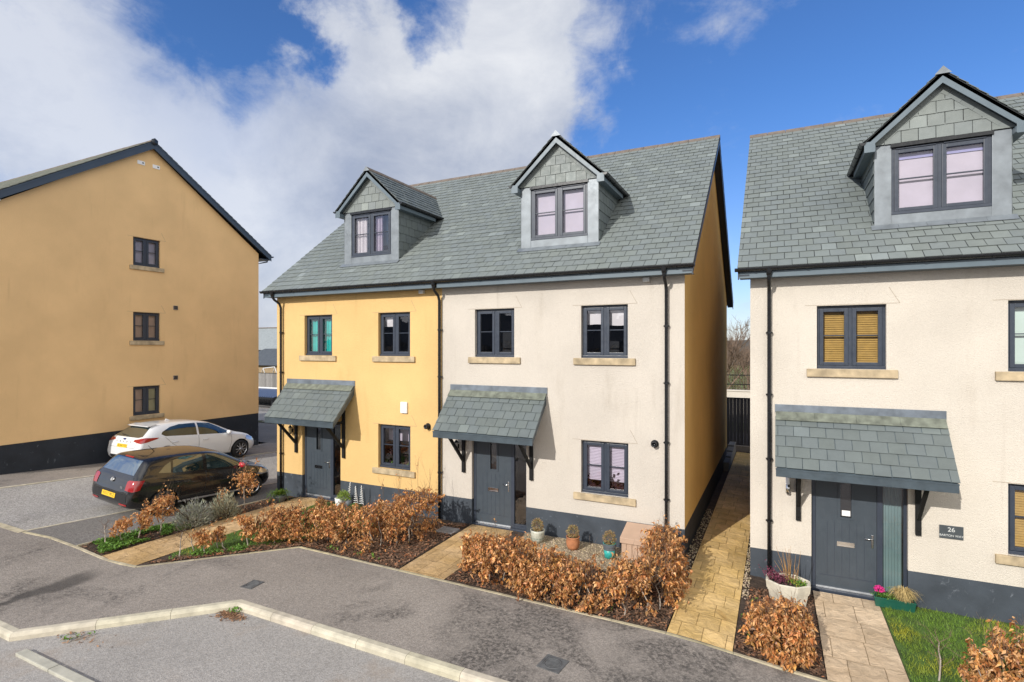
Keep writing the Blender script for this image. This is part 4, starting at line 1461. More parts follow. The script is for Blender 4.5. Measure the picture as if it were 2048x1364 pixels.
def handle_bar(bvh, y, z, side, parent, mat):
    h = bvh.ray_cast(V((side * 3, y, z)), V((-side, 0, 0)))[0]
    m = MB()
    m.tube([(h.x - side * .004, y - .10, z), (h.x + side * .028, y - .075, z), (h.x + side * .030, y + .075, z), (h.x - side * .004, y + .10, z)], .014, 8)
    m.build('door_handle', mat, parent, local=True)


def mirror_(bvh, y, z, side, parent, capmat):
    h = bvh.ray_cast(V((side * 3, y, z)), V((-side, 0, 0)))[0]
    m = MB()
    X = Matrix.Translation((h.x + side * .10, y, z + .05))
    prof = [(0, -.075), (.05, -.07), (.085, -.03), (.09, .02), (.07, .06), (0, .07)]
    m.lathe(prof, 14, 0, X=X, squash=(1.15, .75))
    m.tube([(h.x - .01 * side, y + .03, z - .03), (h.x + side * .08, y, z + .0)], .022, 6, 1)
    m.build('mirror', [capmat, M_TRIM], parent, local=True)


def black_hatch():
    o = car_place('hatchback_car', -14.83, 9.66, 'small black hatchback with red mirrors and red tail lamps beside the planted bed', 2, 1.06, 0.0, .945)
    S = [(-1.985, .36, .56, .64, .64, .70, .66, .54), (-1.965, .30, .62, .70, .70, .76, .72, .60), (-1.93, .26, .80, .88, .755, .81, .78, .66), (-1.87, .24, .92, 1.0, .785, .83, .805, .66), (-1.78, .22, .955, 1.14, .80, .84, .81, .635),
         (-1.68, .20, .96, 1.31, .805, .84, .81, .61), (-1.60, .20, .96, 1.412, .805, .84, .81, .595), (-1.50, .20, .96, 1.432, .805, .84, .81, .59), (-1.28, .19, .955, 1.447, .81, .84, .81, .59), (-.6, .18, .94, 1.462, .81, .84, .805, .60), (0, .18, .925, 1.452, .81, .84, .80, .60), (.40, .18, .915, 1.375, .81, .84, .80, .57),
         (.75, .18, .905, 1.19, .81, .84, .80, .59), (1.08, .18, .89, 1.0, .81, .84, .80, .66), (1.40, .20, .84, .935, .80, .84, .80, .67), (1.68, .22, .75, .85, .76, .81, .76, .62), (1.88, .25, .63, .73, .66, .72, .68, .52), (1.97, .32, .55, .60, .50, .54, .52, .40)]
    wy = (-1.22, 1.24); wr = .305
    b, bvh = car_body(S, paint('paint_black', (.0045, .005, .007), .25), o, wy, wr)
    for sx in (-1, 1):
        for y in wy: wheel(o, sx * .76, y, wr, sx, (5, (-.16, .16), .030), M_ALLOY, M_ALLOYD)
        decal(bvh, [(.98, .965), (.62, 1.17), (.30, 1.335), (-.12, 1.375), (-.14, .985)], 'x', sx, .004, M_GLASSCAR, o, 'side_window')
        decal(bvh, [(-.24, .988), (-.22, 1.375), (-.80, 1.365), (-.98, 1.31), (-1.02, 1.02)], 'x', sx, .004, M_GLASSCAR, o, 'side_window')
        decal(bvh, [(-1.07, 1.03), (-1.04, 1.29), (-1.20, 1.21), (-1.36, 1.06)], 'x', sx, .004, M_GLASSCAR, o, 'side_window')
        decal(bvh, [(-.82, .70), (-.80, .90), (-.75, .935), (-.46, .945), (-.51, .72), (-.62, .69)], 'd', sx, .009, M_LAMPR, o, 'tail_lamp')
        decal(bvh, [(1.32, .62), (1.45, .79), (1.75, .72), (1.78, .62)], 'x', sx, .006, M_LAMPW, o, 'headlight')
        decal(bvh, [(-.84, .235), (-.84, .285), (.86, .285), (.86, .235)], 'x', sx, .005, M_STRIPE, o, 'sill_stripe')
        for i in range(3):
            decal(bvh, [(-.72 + i * .11, .225), (-.70 + i * .11, .225), (-.76 + i * .11, .295), (-.78 + i * .11, .295)], 'x', sx, .0075, M_BLACK, o, 'stripe_slash')
        seam(bvh, [(-.18, .96), (-.19, .30)], 'x', sx, o, 'shut_line'); seam(bvh, [(.92, .93), (.90, .30)], 'x', sx, o, 'shut_line')
        seam(bvh, [(-1.03, 1.0), (-1.0, .80), (-.84, .62), (-.80, .30)], 'x', sx, o, 'shut_line')
        handle_bar(bvh, -.86, .80, sx, o, M_BLACK); handle_bar(bvh, .02, .79, sx, o, M_BLACK)
        mirror_(bvh, .80, .945, sx, o, M_REDCAP)
    decal(bvh, [(-.62, 1.04), (-.53, 1.36), (.53, 1.36), (.62, 1.04)], 'y', -1, .004, M_GLASSREAR, o, 'rear_window')
    decal(bvh, [(-.64, 1.02), (-.52, 1.34), (.52, 1.34), (.64, 1.02)], 'y', 1, .004, M_GLASSCAR, o, 'windscreen')
    decal(bvh, [(-.16, 1.375), (-.16, 1.40), (.16, 1.40), (.16, 1.375)], 'y', -1, .006, M_LAMPR, o, 'brake_lamp')
    decal(bvh, [(-.66, .40), (-.66, .60), (.66, .60), (.66, .40)], 'y', -1, .004, M_TRIM, o, 'bumper_recess')
    for sx in (-1, 1): decal(bvh, [(sx * .42, .335), (sx * .42, .375), (sx * .68, .375), (sx * .68, .335)], 'y', -1, .008, M_LAMPR, o, 'reflector')
    plate(o, bvh, 0, .52, 'VX17 PKZ', -.1)
    m = MB()
    c = bvh.ray_cast(V((0, -5, .87)), V((0, 1, 0)))[0]
    X = Matrix.Translation(c + V((0, -.012, 0))) @ Matrix.Rotation(PI / 2 - .35, 4, 'X')
    m.lathe([(.052, 0), (.060, .004), (.060, .01), (.052, .012)], 24, 0, X=X); m.lathe([(.052, .004), (0, .004)], 24, 1, X=X)
    for a, q in (((-.030, .040), (0, -.002)), ((.030, .040), (0, -.002)), ((-.046, .016), (-.020, -.042)), ((-.020, -.042), (0, .002)), ((0, .002), (.020, -.042)), ((.020, -.042), (.046, .016))):
        m.beam(X @ V((a[0], a[1], .009)), X @ V((q[0], q[1], .009)), .011, .006)
    m.build('badge', [M_CHROME, M_BLACK], o, local=True)
    y_ = bvh.ray_cast(V((.40, -5, .74)), V((0, 1, 0)))[0].y
    text_obj('TSI', .07, Matrix.Translation((.42, y_ - .012, .74)) @ Matrix.Rotation(PI / 2 - .15, 4, 'X'), M_CHROME, o, 'rear_lettering', .002, local=True)
    m = MB(); m.tube([(0, -1.05, 1.45), (0, -1.22, 1.62)], [.009, .004], 6); m.build('aerial', M_BLACK, o, local=True)
    m = MB(); c = bvh.ray_cast(V((0, -5, 1.08)), V((0, 1, 0)))[0]
    m.tube([(0, c.y - .015, 1.05), (-.08, c.y + .03, 1.10), (-.34, c.y + .04, 1.13)], .011, 6); m.build('rear_wiper', M_BLACK, o, local=True)
    seam(bvh, [(-.68, 1.0), (-.70, .70), (-.60, .63), (.60, .63), (.70, .70), (.68, 1.0)], 'y', -1, o, 'shut_line', .01)
    return o


def white_hatch():
    o = car_place('hatchback_car', -19.62, 12.72, 'white family hatchback parked close to the apartment block wall', 2, 1.055, 0.0, .965)
    S = [(-2.19, .38, .58, .66, .68, .74, .70, .58), (-2.17, .31, .66, .74, .76, .82, .78, .64), (-2.12, .27, .84, .92, .82, .87, .83, .68), (-2.04, .25, .93, 1.01, .84, .89, .85, .66), (-1.90, .23, .965, 1.14, .855, .90, .862, .62), (-1.70, .20, .97, 1.32, .86, .905, .865, .59),
         (-1.56, .19, .968, 1.39, .86, .91, .865, .58), (-1.40, .18, .965, 1.43, .86, .91, .865, .58), (-.7, .17, .95, 1.468, .86, .91, .86, .60), (-.05, .17, .93, 1.462, .86, .91, .855, .61), (.40, .17, .915, 1.385, .86, .91, .85, .60),
         (.80, .17, .90, 1.20, .86, .91, .85, .62), (1.18, .18, .885, .995, .86, .905, .85, .69), (1.55, .20, .83, .93, .84, .895, .84, .70), (1.86, .22, .74, .84, .80, .86, .80, .65), (2.08, .25, .62, .71, .68, .75, .70, .54), (2.17, .32, .54, .59, .5, .55, .53, .4)]
    wy = (-1.32, 1.38); wr = .325
    white = paint('paint_white', (.74, .75, .77), .3)
    b, bvh = car_body(S, white, o, wy, wr)
    for sx in (-1, 1):
        for y in wy: wheel(o, sx * .835, y, wr, sx, (5, (-.30, .30), .026), M_ALLOY, M_ALLOYD, hubr=.74)
        decal(bvh, [(1.02, .955), (.60, 1.20), (.28, 1.345), (-.18, 1.385), (-.20, .985)], 'x', sx, .004, M_GLASSCAR, o, 'side_window')
        decal(bvh, [(-.27, .988), (-.25, 1.385), (-.80, 1.37), (-1.12, 1.30), (-1.40, 1.16), (-1.46, 1.09), (-1.34, 1.02)], 'x', sx, .004, M_GLASSCAR, o, 'side_window')
        decal(bvh, [(-.98, .885), (-.95, .935), (-.62, 1.0), (-.34, .99), (-.38, .95), (-.58, .86), (-.72, .83)], 'd', sx, .009, M_LAMPR, o, 'tail_lamp')
        decal(bvh, [(1.52, .70), (1.66, .82), (1.94, .72), (1.98, .64), (1.80, .62)], 'x', sx, .006, M_LAMPW, o, 'headlight')
        seam(bvh, [(-.23, .96), (-.25, .32)], 'x', sx, o, 'shut_line', .009, M_TRIM); seam(bvh, [(1.0, .93), (1.0, .70), (.92, .30)], 'x', sx, o, 'shut_line', .009, M_TRIM)
        seam(bvh, [(-1.36, 1.0), (-1.16, .78), (-.93, .62), (-.88, .32)], 'x', sx, o, 'shut_line', .009, M_TRIM)
        handle_bar(bvh, -1.05, .82, sx, o, white); handle_bar(bvh, .0, .81, sx, o, white)
        mirror_(bvh, .86, .95, sx, o, white)
        decal(bvh, [(-.9, .19), (-.9, .24), (.95, .24), (.95, .19)], 'x', sx, .004, M_TRIM, o, 'sill_trim')
    decal(bvh, [(-.58, 1.0), (-.70, 1.03), (-.52, 1.31), (.52, 1.31), (.70, 1.03), (.58, 1.0)], 'y', -1, .004, M_GLASSREAR, o, 'rear_window')
    decal(bvh, [(-.66, 1.02), (-.54, 1.35), (.54, 1.35), (.66, 1.02)], 'y', 1, .004, M_GLASSCAR, o, 'windscreen')
    decal(bvh, [(-.60, .30), (-.60, .42), (.60, .42), (.60, .30)], 'y', -1, .004, M_TRIM, o, 'bumper_trim')
    m = MB()
    y_ = bvh.ray_cast(V((0, -5, 1.32)), V((0, 1, 0)))[0].y
    m.prism([(-.55, y_ - .07, 1.355), (.55, y_ - .07, 1.355), (.54, y_ + .20, 1.408), (-.54, y_ + .20, 1.408)], (0, .004, -.03))
    m.build('spoiler', white, o, local=True)
    plate(o, bvh, 0, .73, 'AD68 FTE', -.2)
    y_ = bvh.ray_cast(V((0, -5, .93)), V((0, 1, 0)))[0].y
    m = MB(); m.lathe([(.06, 0), (.06, .01), (0, .012)], 20, X=Matrix.Translation((0, y_ - .006, .94)) @ Matrix.Rotation(PI / 2 - .3, 4, 'X'), squash=(1.15, .5))
    m.build('badge', sim('badge_blue', (.01, .03, .16), .25), o, local=True)
    for i, ch in enumerate('FOCUS'):
        x = -.36 + i * .18
        y2 = bvh.ray_cast(V((x, -5, .855)), V((0, 1, 0)))[0].y
        text_obj(ch, .075, Matrix.Translation((x, y2 - .010, .858)) @ Matrix.Rotation(PI / 2 - .35, 4, 'X'), M_TRIM, o, 'rear_lettering', .002, local=True)
    m = MB(); m.prism([(-.012, -.90, 1.465), (-.012, -.70, 1.468), (-.012, -.86, 1.53)], (.024, 0, 0)); m.build('aerial', white, o, local=True)
    m = MB(); c = bvh.ray_cast(V((0, -5, 1.05)), V((0, 1, 0)))[0]
    m.tube([(0, c.y - .02, 1.04), (-.1, c.y - .01, 1.05), (-.36, c.y + .01, 1.07)], .012, 6); m.build('rear_wiper', M_TRIM, o, local=True)
    seam(bvh, [(-.72, 1.0), (-.64, .68), (.64, .68), (.72, 1.0)], 'y', -1, o, 'shut_line', .009, M_TRIM)
    return o


black_hatch()
white_hatch()
# ------------------------------------------------------------------ planting
M_BEECH = leaf_mat('beech_leaf', (.60, .30, .112), .40)
M_TWIG = sim('twig_bark', (.17, .115, .08), .85, .3, 9)
M_STEM = sim('stem_bark', (.36, .31, .26), .85, .3, 12)
M_LEAFG = leaf_mat('green_leaf', (.13, .25, .035), .5)
M_LAVEN = leaf_mat('grey_leaf', (.38, .395, .34), .7)
M_DRY = leaf_mat('dry_leaf', (.36, .25, .12), .8)
M_CHIP = leaf_mat('bark_chip', (.20, .125, .085), .85)
M_GRASSB = leaf_mat('grass_blade', (.165, .275, .042), .6)
M_PEB = leaf_mat('pebble', (.50, .42, .30), .8)


def rv(r):
    while True:
        p = V((r.uniform(-1, 1), r.uniform(-1, 1), r.uniform(-1, 1)))
        if .01 < p.length < 1: return p.normalized()


def beech_col(r):
    k = r.uniform(.45, 1.32)
    q = r.random()
    if q < .28: return (k * 1.2, k * 1.36, k * 1.6)
    if q < .48: return (k * .64, k * .47, k * .40)
    return (k, k * r.uniform(.86, 1.08), k * r.uniform(.75, 1.1))


def leaf(mb, p, ax, nrm, L, W, c, curl=.35):
    """folded, slightly curled leaf: two halves along the midrib"""
    ax = ax.normalized()
    s = ax.cross(nrm)
    if s.length < 1e-3: s = ax.orthogonal()
    s.normalize(); n = s.cross(ax)
    f = n * (W * curl)
    tip = p + ax * L - n * L * curl * .5
    m1 = p + ax * L * .45 + n * L * .03
    a, b = p + ax * L * .42 + s * W * .5 + f, p + ax * L * .42 - s * W * .5 + f
    mb.add([p, a, tip, m1, b], [(0, 1, 2, 3), (0, 3, 2, 4)], 0, c)


def branchlet(mb, p, d, L, r0, r, depth, tips=None, bend=.35, kids=(2, 3), up=.15, shrink=.62):
    pts = [p]; k = 4
    q = p; dd = d.normalized()
    for i in range(k):
        dd = (dd + rv(r) * bend * .35 + V((0, 0, up * .3))).normalized()
        q = q + dd * (L / k); pts.append(q)
    mb.tube(pts, [r0 * (1 - .55 * i / k) for i in range(k + 1)], 5 if r0 > .006 else 3, cap=False)
    if tips is not None:
        for t in pts[1:]: tips.append((t, dd))
    if depth > 0:
        for _ in range(r.randint(*kids)):
            i = r.randint(1, k)
            nd = (dd + rv(r) * .85 + V((0, 0, up))).normalized()
            branchlet(mb, pts[i], nd, L * r.uniform(shrink - .15, shrink + .1), r0 * .55, r, depth - 1, tips, bend, kids, up, shrink)
    return pts


def hedge(name, label, spine, n, seed, twigs=40, tall=None, group=None, leafL=.082, stems=None, low=.10):
    """spine: list of (x, y, half width, height). Leaves fill a lumpy tube; twigs and pale stems inside"""
    r = random.Random(seed)
    S = [V(s_) if False else s_ for s_ in spine]
    cum = [0.0]
    for a, b in zip(S[:-1], S[1:]): cum.append(cum[-1] + math.hypot(b[0] - a[0], b[1] - a[1]))
    cx = sum(s_[0] for s_ in S) / len(S); cy = sum(s_[1] for s_ in S) / len(S)
    root = thing(name, (cx, cy, gz(cx, cy)), label, 'hedge', group)

    def at(t):
        for i in range(len(S) - 1):
            if t <= cum[i + 1] or i == len(S) - 2:
                f = (t - cum[i]) / (cum[i + 1] - cum[i]); a, b = S[i], S[i + 1]
                d = V((b[0] - a[0], b[1] - a[1], 0)).normalized()
                return a[0] + (b[0] - a[0]) * f, a[1] + (b[1] - a[1]) * f, a[2] + (b[2] - a[2]) * f, a[3] + (b[3] - a[3]) * f, d
    fo = MB(); tw = MB()

    def spot(rlo, rhi):
        """a point in the lumpy tube, its outward direction and how far from the middle"""
        while True:
            t = r.uniform(-.12, cum[-1] + .12)
            tc_ = min(max(t, 0), cum[-1])
            x, y, hw, hh, d = at(tc_)
            over = abs(t - tc_)
            a = r.uniform(-.32 * PI, 1.32 * PI)
            rho = r.uniform(rlo, rhi)
            side = V((-d.y, d.x, 0))
            cz = hh * .55
            ca, sa = math.cos(a), math.sin(a)
            ca = math.copysign(abs(ca) ** .7, ca); sa = math.copysign(abs(sa) ** .8, sa)
            lump = 1 + .42 * noise.fractal(V((x * 1.9 + ca * .8, y * 1.9, sa * 1.1 + seed)), 1.0, 2.0, 3)
            sh = math.sqrt(max(0, 1 - (over / .13) ** 2)) if over else 1
            zz = cz + sa * (hh - cz if sa > 0 else cz - low) * rho * lump * sh
            if zz < low * r.uniform(.3, 1.4): continue
            if noise.noise(V((x * 2.7, y * 2.7, zz * 3.0 + seed * 3.7))) < -.15 and r.random() < .85: continue
            p = V((x + d.x * (t - tc_), y + d.y * (t - tc_), 0)) + side * (ca * hw * rho * lump * sh)
            p.z = gz(p.x, p.y) + zz
            return p, (side * ca + V((0, 0, sa * .6))).normalized()

    def put(p, out, kk):
        L = leafL * r.uniform(.5, 1.45)
        c = beech_col(r)
        leaf(fo, p, out * .35 + V((0, 0, -.85)) + rv(r) * .7, out + rv(r) * .8, L, L * r.uniform(.34, .62), (c[0] * kk, c[1] * kk, c[2] * kk), r.uniform(.1, .7))

    cnt = 0
    while cnt < n * .5:                                  # leafy sprays standing out of the mass
        p, out = spot(.55, .95)
        d0 = (out + rv(r) * .55 + V((0, 0, .25))).normalized()
        Ls = r.uniform(.10, .24)
        kk = r.uniform(.75, 1.2)
        tw.tube([p - d0 * .1, p + d0 * Ls * .5, p + d0 * Ls], [.004, .003, .0015], 3, cap=False)
        for k in range(r.randint(10, 20)):
            q = p + d0 * Ls * r.uniform(-.2, 1.0) + rv(r) * r.uniform(.005, .035)
            if q.z - gz(q.x, q.y) > .02: put(q, out, kk); cnt += 1
    while cnt < n:
        p, out = spot(.45, 1.0)
        put(p, out, r.uniform(.6, 1.1)); cnt += 1
    nst = max(2, int(cum[-1] / .28))
    for i in range(nst):
        t = cum[-1] * (i + .5) / nst + r.uniform(-.05, .05)
        x, y, hw, hh, d = at(min(max(t, 0), cum[-1]))
        side = V((-d.y, d.x, 0))
        p = V((x, y, 0)) + side * r.uniform(-.5, .5) * hw; p.z = gz(p.x, p.y) - .02
        q = [p + V((r.uniform(-.03, .03) * k, r.uniform(-.03, .03) * k, hh * .85 * k / 5)) for k in range(6)]
        tw.tube(q, [.013 - .0018 * k for k in range(6)], 6, 1, cap=False)
        for _ in range(5):
            k = r.randint(1, 5)
            branchlet(tw, q[k], (rv(r) + V((0, 0, .5))).normalized(), r.uniform(.18, .38), .005, r, 1)
    for _ in range(twigs):
        t = r.uniform(0, cum[-1]); x, y, hw, hh, d = at(t)
        side = V((-d.y, d.x, 0))
        p = V((x, y, 0)) + side * r.uniform(-.8, .8) * hw; p.z = gz(p.x, p.y) + hh * r.uniform(.7, .95)
        branchlet(tw, p, V((r.uniform(-.4, .4), r.uniform(-.4, .4), 1)), r.uniform(.12, .3), .004, r, 1)
    tips = []
    for (x, y, h0, hlen) in (tall or []):
        p = V((x, y, gz(x, y) + h0))
        branchlet(tw, p, V((r.uniform(-.2, .2), r.uniform(-.2, .2), 1)), hlen, .0055, r, 2, tips, .3, (2, 3), .5)
    for (p, d) in tips:
        if r.random() < .12: leaf(fo, p, rv(r) + V((0, 0, -.6)), rv(r), .06, .03, beech_col(r))
    fo.build('foliage', M_BEECH, root)
    tw.build('stems', [M_TWIG, M_STEM], root)
    return root


hedge('beech_hedge', 'bushy copper leaved hedge in front of the yellow house, rising to its right end', [(-10.5, 8.25, .13, .60), (-10.15, 8.55, .20, .70), (-9.75, 8.95, .26, .80), (-9.2, 9.12, .38, .80), (-8.5, 9.2, .46, .82), (-7.85, 9.35, .48, .88), (-7.55, 9.9, .44, 1.0), (-7.55, 10.7, .42, 1.08)],
      13500, 3, 110, [(-7.9, 10.9, .7, .65), (-7.6, 10.9, .7, .75), (-8.3, 10.6, .6, .6), (-8.6, 10.4, .5, .6), (-8.1, 10.3, .7, .5)], leafL=.062)
hedge('beech_hedge', 'long L-shaped copper leaved hedge in front of the cream middle house', [(-5.32, 9.12, .36, .78), (-4.7, 9.1, .52, .80), (-4.1, 9.04, .52, .68), (-3.4, 8.98, .50, .58), (-2.7, 8.98, .50, .66), (-2.15, 8.98, .50, .78), (-1.86, 9.05, .38, .80), (-1.86, 9.9, .30, .82), (-1.98, 10.6, .27, .82), (-2.02, 11.1, .24, .82)],
      19500, 5, 130, [(-5.0, 9.6, .55, .3), (-4.3, 9.5, .5, .35), (-2.0, 11.1, .6, .3)], leafL=.066, low=.05)
hedge('beech_hedge', 'low dense copper hedge in front of the stone planter, left of the pale path', [(-.28, 9.12, .34, .50), (.05, 9.08, .52, .64), (.34, 9.1, .46, .64)], 5600, 8, 30, None, leafL=.066, low=.05)
hedge('beech_hedge', 'copper leaved hedge at the edge of the lawn by the right border', [(2.34, 9.0, .28, .66), (2.75, 9.05, .40, .86), (3.4, 9.05, .42, .94), (4.2, 9.0, .42, .92)], 7600, 9, 40, [(2.6, 9.1, .4, .3), (3.0, 9.2, .45, .35)], leafL=.068, low=.05)


def sapling(x, y, h, leaves, label, seed, lo=.35, spread=.16, twiggy=2, tall=0.0, name='beech_sapling'):
    r = random.Random(seed)
    root = thing(name, (x, y, gz(x, y)), label, 'sapling', 'young beech saplings in the front beds')
    tw = MB(); fo = MB(); tips = []
    p = V((x, y, gz(x, y) - .03))
    q = [p]
    lean = V((r.uniform(-.10, .10), r.uniform(-.10, .10), 0))
    for k in range(1, 6): q.append(p + V((0, 0, h * .72 * k / 5)) + lean * (k / 5) + V((r.uniform(-.02, .02), r.uniform(-.02, .02), 0)))
    tw.tube(q, [.015, .013, .011, .010, .008, .006], 6, 1, cap=False)
    for k in range(2, 6):
        for _ in range(twiggy + (k > 3)):
            a = r.uniform(0, 2 * PI)
            branchlet(tw, q[k], V((math.cos(a), math.sin(a), r.uniform(.4, 1.1))), h * r.uniform(.16, .32), .005, r, 2, tips, .5, (1, 3), .3)
    for _ in range(int(tall)):
        branchlet(tw, q[4] + V((r.uniform(-spread, spread), r.uniform(-spread, spread), 0)), V((r.uniform(-.3, .3), r.uniform(-.3, .3), 1)), h * .45, .006, r, 1, tips, .35, (1, 3), .4)
    top = gz(x, y) + h * .95
    n = 0
    guard = 0
    while n < leaves and guard < 40000:
        guard += 1
        b, d = tips[r.randrange(len(tips))]
        p = b + V((r.gauss(0, .04), r.gauss(0, .04), r.gauss(0, .04)))
        zz = p.z - gz(x, y)
        if zz < lo or (zz > h * .82 and r.random() < .9): continue
        L = .072 * r.uniform(.65, 1.2)
        leaf(fo, p, V((0, 0, -.6)) + rv(r), rv(r), L, L * r.uniform(.4, .6), beech_col(r), r.uniform(.1, .6)); n += 1
    tw.build('stem', [M_TWIG, M_STEM], root)
    if leaves: fo.build('foliage', M_BEECH, root)
    return root


for a in ((-13.06, 6.63, .62, 0, 'bare forked sapling nearest the kerb corner of the left bed', 21, .3),
          (-12.98, 6.92, .66, 420, 'small round copper sapling just behind the bare forked one', 22, .22),
          (-13.0, 7.28, .80, 700, 'copper sapling with bushy head in front of the black car rear wheel', 23, .22),
          (-12.95, 7.72, 1.02, 650, 'taller copper sapling with bare shoots against the black car rear wheel', 24, .25, .2, 3, 4),
          (-13.15, 9.36, .72, 160, 'thin copper sapling behind the grey bush, below the black car doors', 25, .2),
          (-13.02, 10.02, 1.22, 640, 'tall twiggy sapling with copper base in front of the black car front wheel', 26, .3, .3, 3, 7),
          (-11.24, 7.10, .78, 0, 'bare crooked sapling at the edge of the sandstone path tip', 27, .3),
          (-11.16, 7.40, .62, 6, 'thin nearly leafless sapling between the crooked one and the copper pair', 28, .3),
          (-10.95, 7.46, .60, 430, 'copper sapling first of the two touching beside the path', 29, .2),
          (-10.92, 7.75, .58, 400, 'copper sapling second of the two touching beside the path', 30, .2),
          (-10.76, 7.82, .40, 10, 'short leafless stem at the front of the grass strip', 31, .2),
          (-10.46, 8.14, .82, 560, 'copper sapling standing alone over the bright grass', 32, .22),
          (-10.38, 8.72, .82, 620, 'copper sapling against the left end of the yellow house hedge', 33, .22),
          (1.98, 9.2, .80, 3, 'bare pale sapling at the lawn corner by the pale path', 34, .3)):
    sapling(*a)


def soft_bush(name, x, y, rx, ry, h, n, mat, label, seed, cat='shrub', lenx=.10, group=None, cols=None, stems=M_TWIG, zc=0.0):
    """low bush of fine upright sprigs"""
    r = random.Random(seed)
    z0 = gz(x, y) + zc
    root = thing(name, (x, y, z0), label, cat, group)
    f = MB(); s = MB()
    for _ in range(n):
        a = r.uniform(0, 2 * PI); e = math.asin(r.uniform(.02, 1)); rho = r.uniform(.45, 1.0)
        lump = 1 + .3 * noise.noise(V((math.cos(a) * 1.6 + seed, math.sin(a) * 1.6, e * 2)))
        d = V((math.cos(a) * math.cos(e), math.sin(a) * math.cos(e), math.sin(e)))
        p = V((x + d.x * rx * rho * lump, y + d.y * ry * rho * lump, z0 + d.z * h * rho * lump))
        k = r.uniform(.6, 1.3)
        c = (k, k * r.uniform(.9, 1.08), k * r.uniform(.8, 1.1)) if cols is None else tuple(k * v for v in r.choice(cols))
        ax = (d + V((0, 0, .6)) + rv(r) * .6)
        leaf(f, p, ax, rv(r), lenx * r.uniform(.6, 1.2), lenx * r.uniform(.10, .2), c, .1)
    for _ in range(26):
        a = r.uniform(0, 2 * PI)
        s.tube([(x, y, z0 - .02), (x + math.cos(a) * rx * .35, y + math.sin(a) * ry * .35, z0 + h * .45), (x + math.cos(a) * rx * .75, y + math.sin(a) * ry * .75, z0 + h * r.uniform(.5, .95))], [.009, .006, .003], 4, cap=False)
    f.build('foliage', mat, root); s.build('stems', stems, root)
    return root


soft_bush('lavender_bush', -12.82, 8.45, .38, .46, .55, 2600, M_LAVEN, 'silver grey bush spilling on the sandstone path, left of the two', 41)
soft_bush('lavender_bush', -12.86, 9.28, .36, .42, .56, 1900, M_LAVEN, 'browner grey bush behind the silver one, nearer the yellow house', 42, cols=[(1.0, .92, .72), (.85, .72, .55), (.9, .95, .85)])

# ground cover, chips, grass, pebbles -------------------------------------
def inside(px, py, poly):
    c = False
    j = len(poly) - 1
    for i in range(len(poly)):
        xi, yi = poly[i]; xj, yj = poly[j]
        if (yi > py) != (yj > py) and px < (xj - xi) * (py - yi) / (yj - yi) + xi: c = not c
        j = i
    return c


def scatter(poly, n, r):
    xs = [p[0] for p in poly]; ys = [p[1] for p in poly]
    out = []
    while len(out) < n:
        x, y = r.uniform(min(xs), max(xs)), r.uniform(min(ys), max(ys))
        if inside(x, y, poly): out.append((x, y))
    return out


r = random.Random(77)
m = MB()
for poly, n in (([(-13.3, 6.3), (-12.64, 6.33), (-12.72, 11.5), (-13.3, 11.5)], 1500), ([(-11.5, 6.5), (-9.42, 8.68), (-6.76, 8.64), (-6.84, 11.6), (-8.6, 10.6), (-9.2, 9.6), (-11.3, 7.2)], 8500),
                ([(-5.63, 8.64), (-1.56, 8.57), (-1.56, 10.3), (-5.63, 10.3)], 7000), ([(-.57, 8.58), (.6, 8.58), (.57, 11.4), (-.45, 11.0)], 3400), ([(1.64, 8.57), (4.5, 8.57), (4.5, 8.94), (1.64, 8.94)], 700)):
    for x, y in scatter(poly, n, r):
        z = gz(x, y) + .02 + r.uniform(0, .022)
        a = r.uniform(0, 2 * PI); L = r.uniform(.010, .036); W = L * r.uniform(.25, .5); t = r.uniform(-.4, .4)
        d = V((math.cos(a), math.sin(a), t)) * L; s = V((-math.sin(a), math.cos(a), r.uniform(-.5, .5))) * W
        k = r.uniform(.4, 1.5)
        q = r.random()
        c = (k * 2.0, k * 1.8, k * 1.5) if q < .10 else ((k * 2.0, k * 1.3, k * .9) if q < .2 else (k, k * .95, k * .9))
        P = V((x, y, z))
        m.add([P - d - s, P + d - s, P + d + s, P - d + s], [(0, 1, 2, 3)], 0, c)
tag(m.build('bark_mulch', M_CHIP), kind='stuff')

m = MB()
for poly, n in (([(-5.0, 10.35), (-1.62, 10.35), (-1.62, 11.62), (-5.34, 11.62)], 3300), ([(-1.72, 9.9), (-1.54, 9.9), (-1.54, 15.5), (-1.72, 15.5)], 420), ([(-.58, 10.4), (-.46, 10.4), (-.46, 15.0), (-.58, 15.0)], 420)):
    for x, y in scatter(poly, n, r):
        s = r.uniform(.010, .024)
        k = r.uniform(.55, 1.4); c = (k, k * r.uniform(.9, 1.02), k * r.uniform(.8, 1.05))
        z = gz(x, y) + .018 + s * .4
        a = r.uniform(0, 2); ca_, sa_ = math.cos(a) * s, math.sin(a) * s
        m.add([(x + ca_, y + sa_, z), (x - sa_, y + ca_, z), (x - ca_, y - sa_, z), (x + sa_, y - ca_, z), (x, y, z + s * .7), (x, y, z - s * .7)],
              [(0, 1, 4), (1, 2, 4), (2, 3, 4), (3, 0, 4), (1, 0, 5), (2, 1, 5), (3, 2, 5), (0, 3, 5)], 0, c, True)
tag(m.build('gravel', M_PEB), kind='stuff')
drape('gravel_bed', [(-5.05, 10.3), (-1.60, 10.3), (-1.60, 11.66), (-5.36, 11.66)], .022, M_GRAVB, .2, .012, 6)

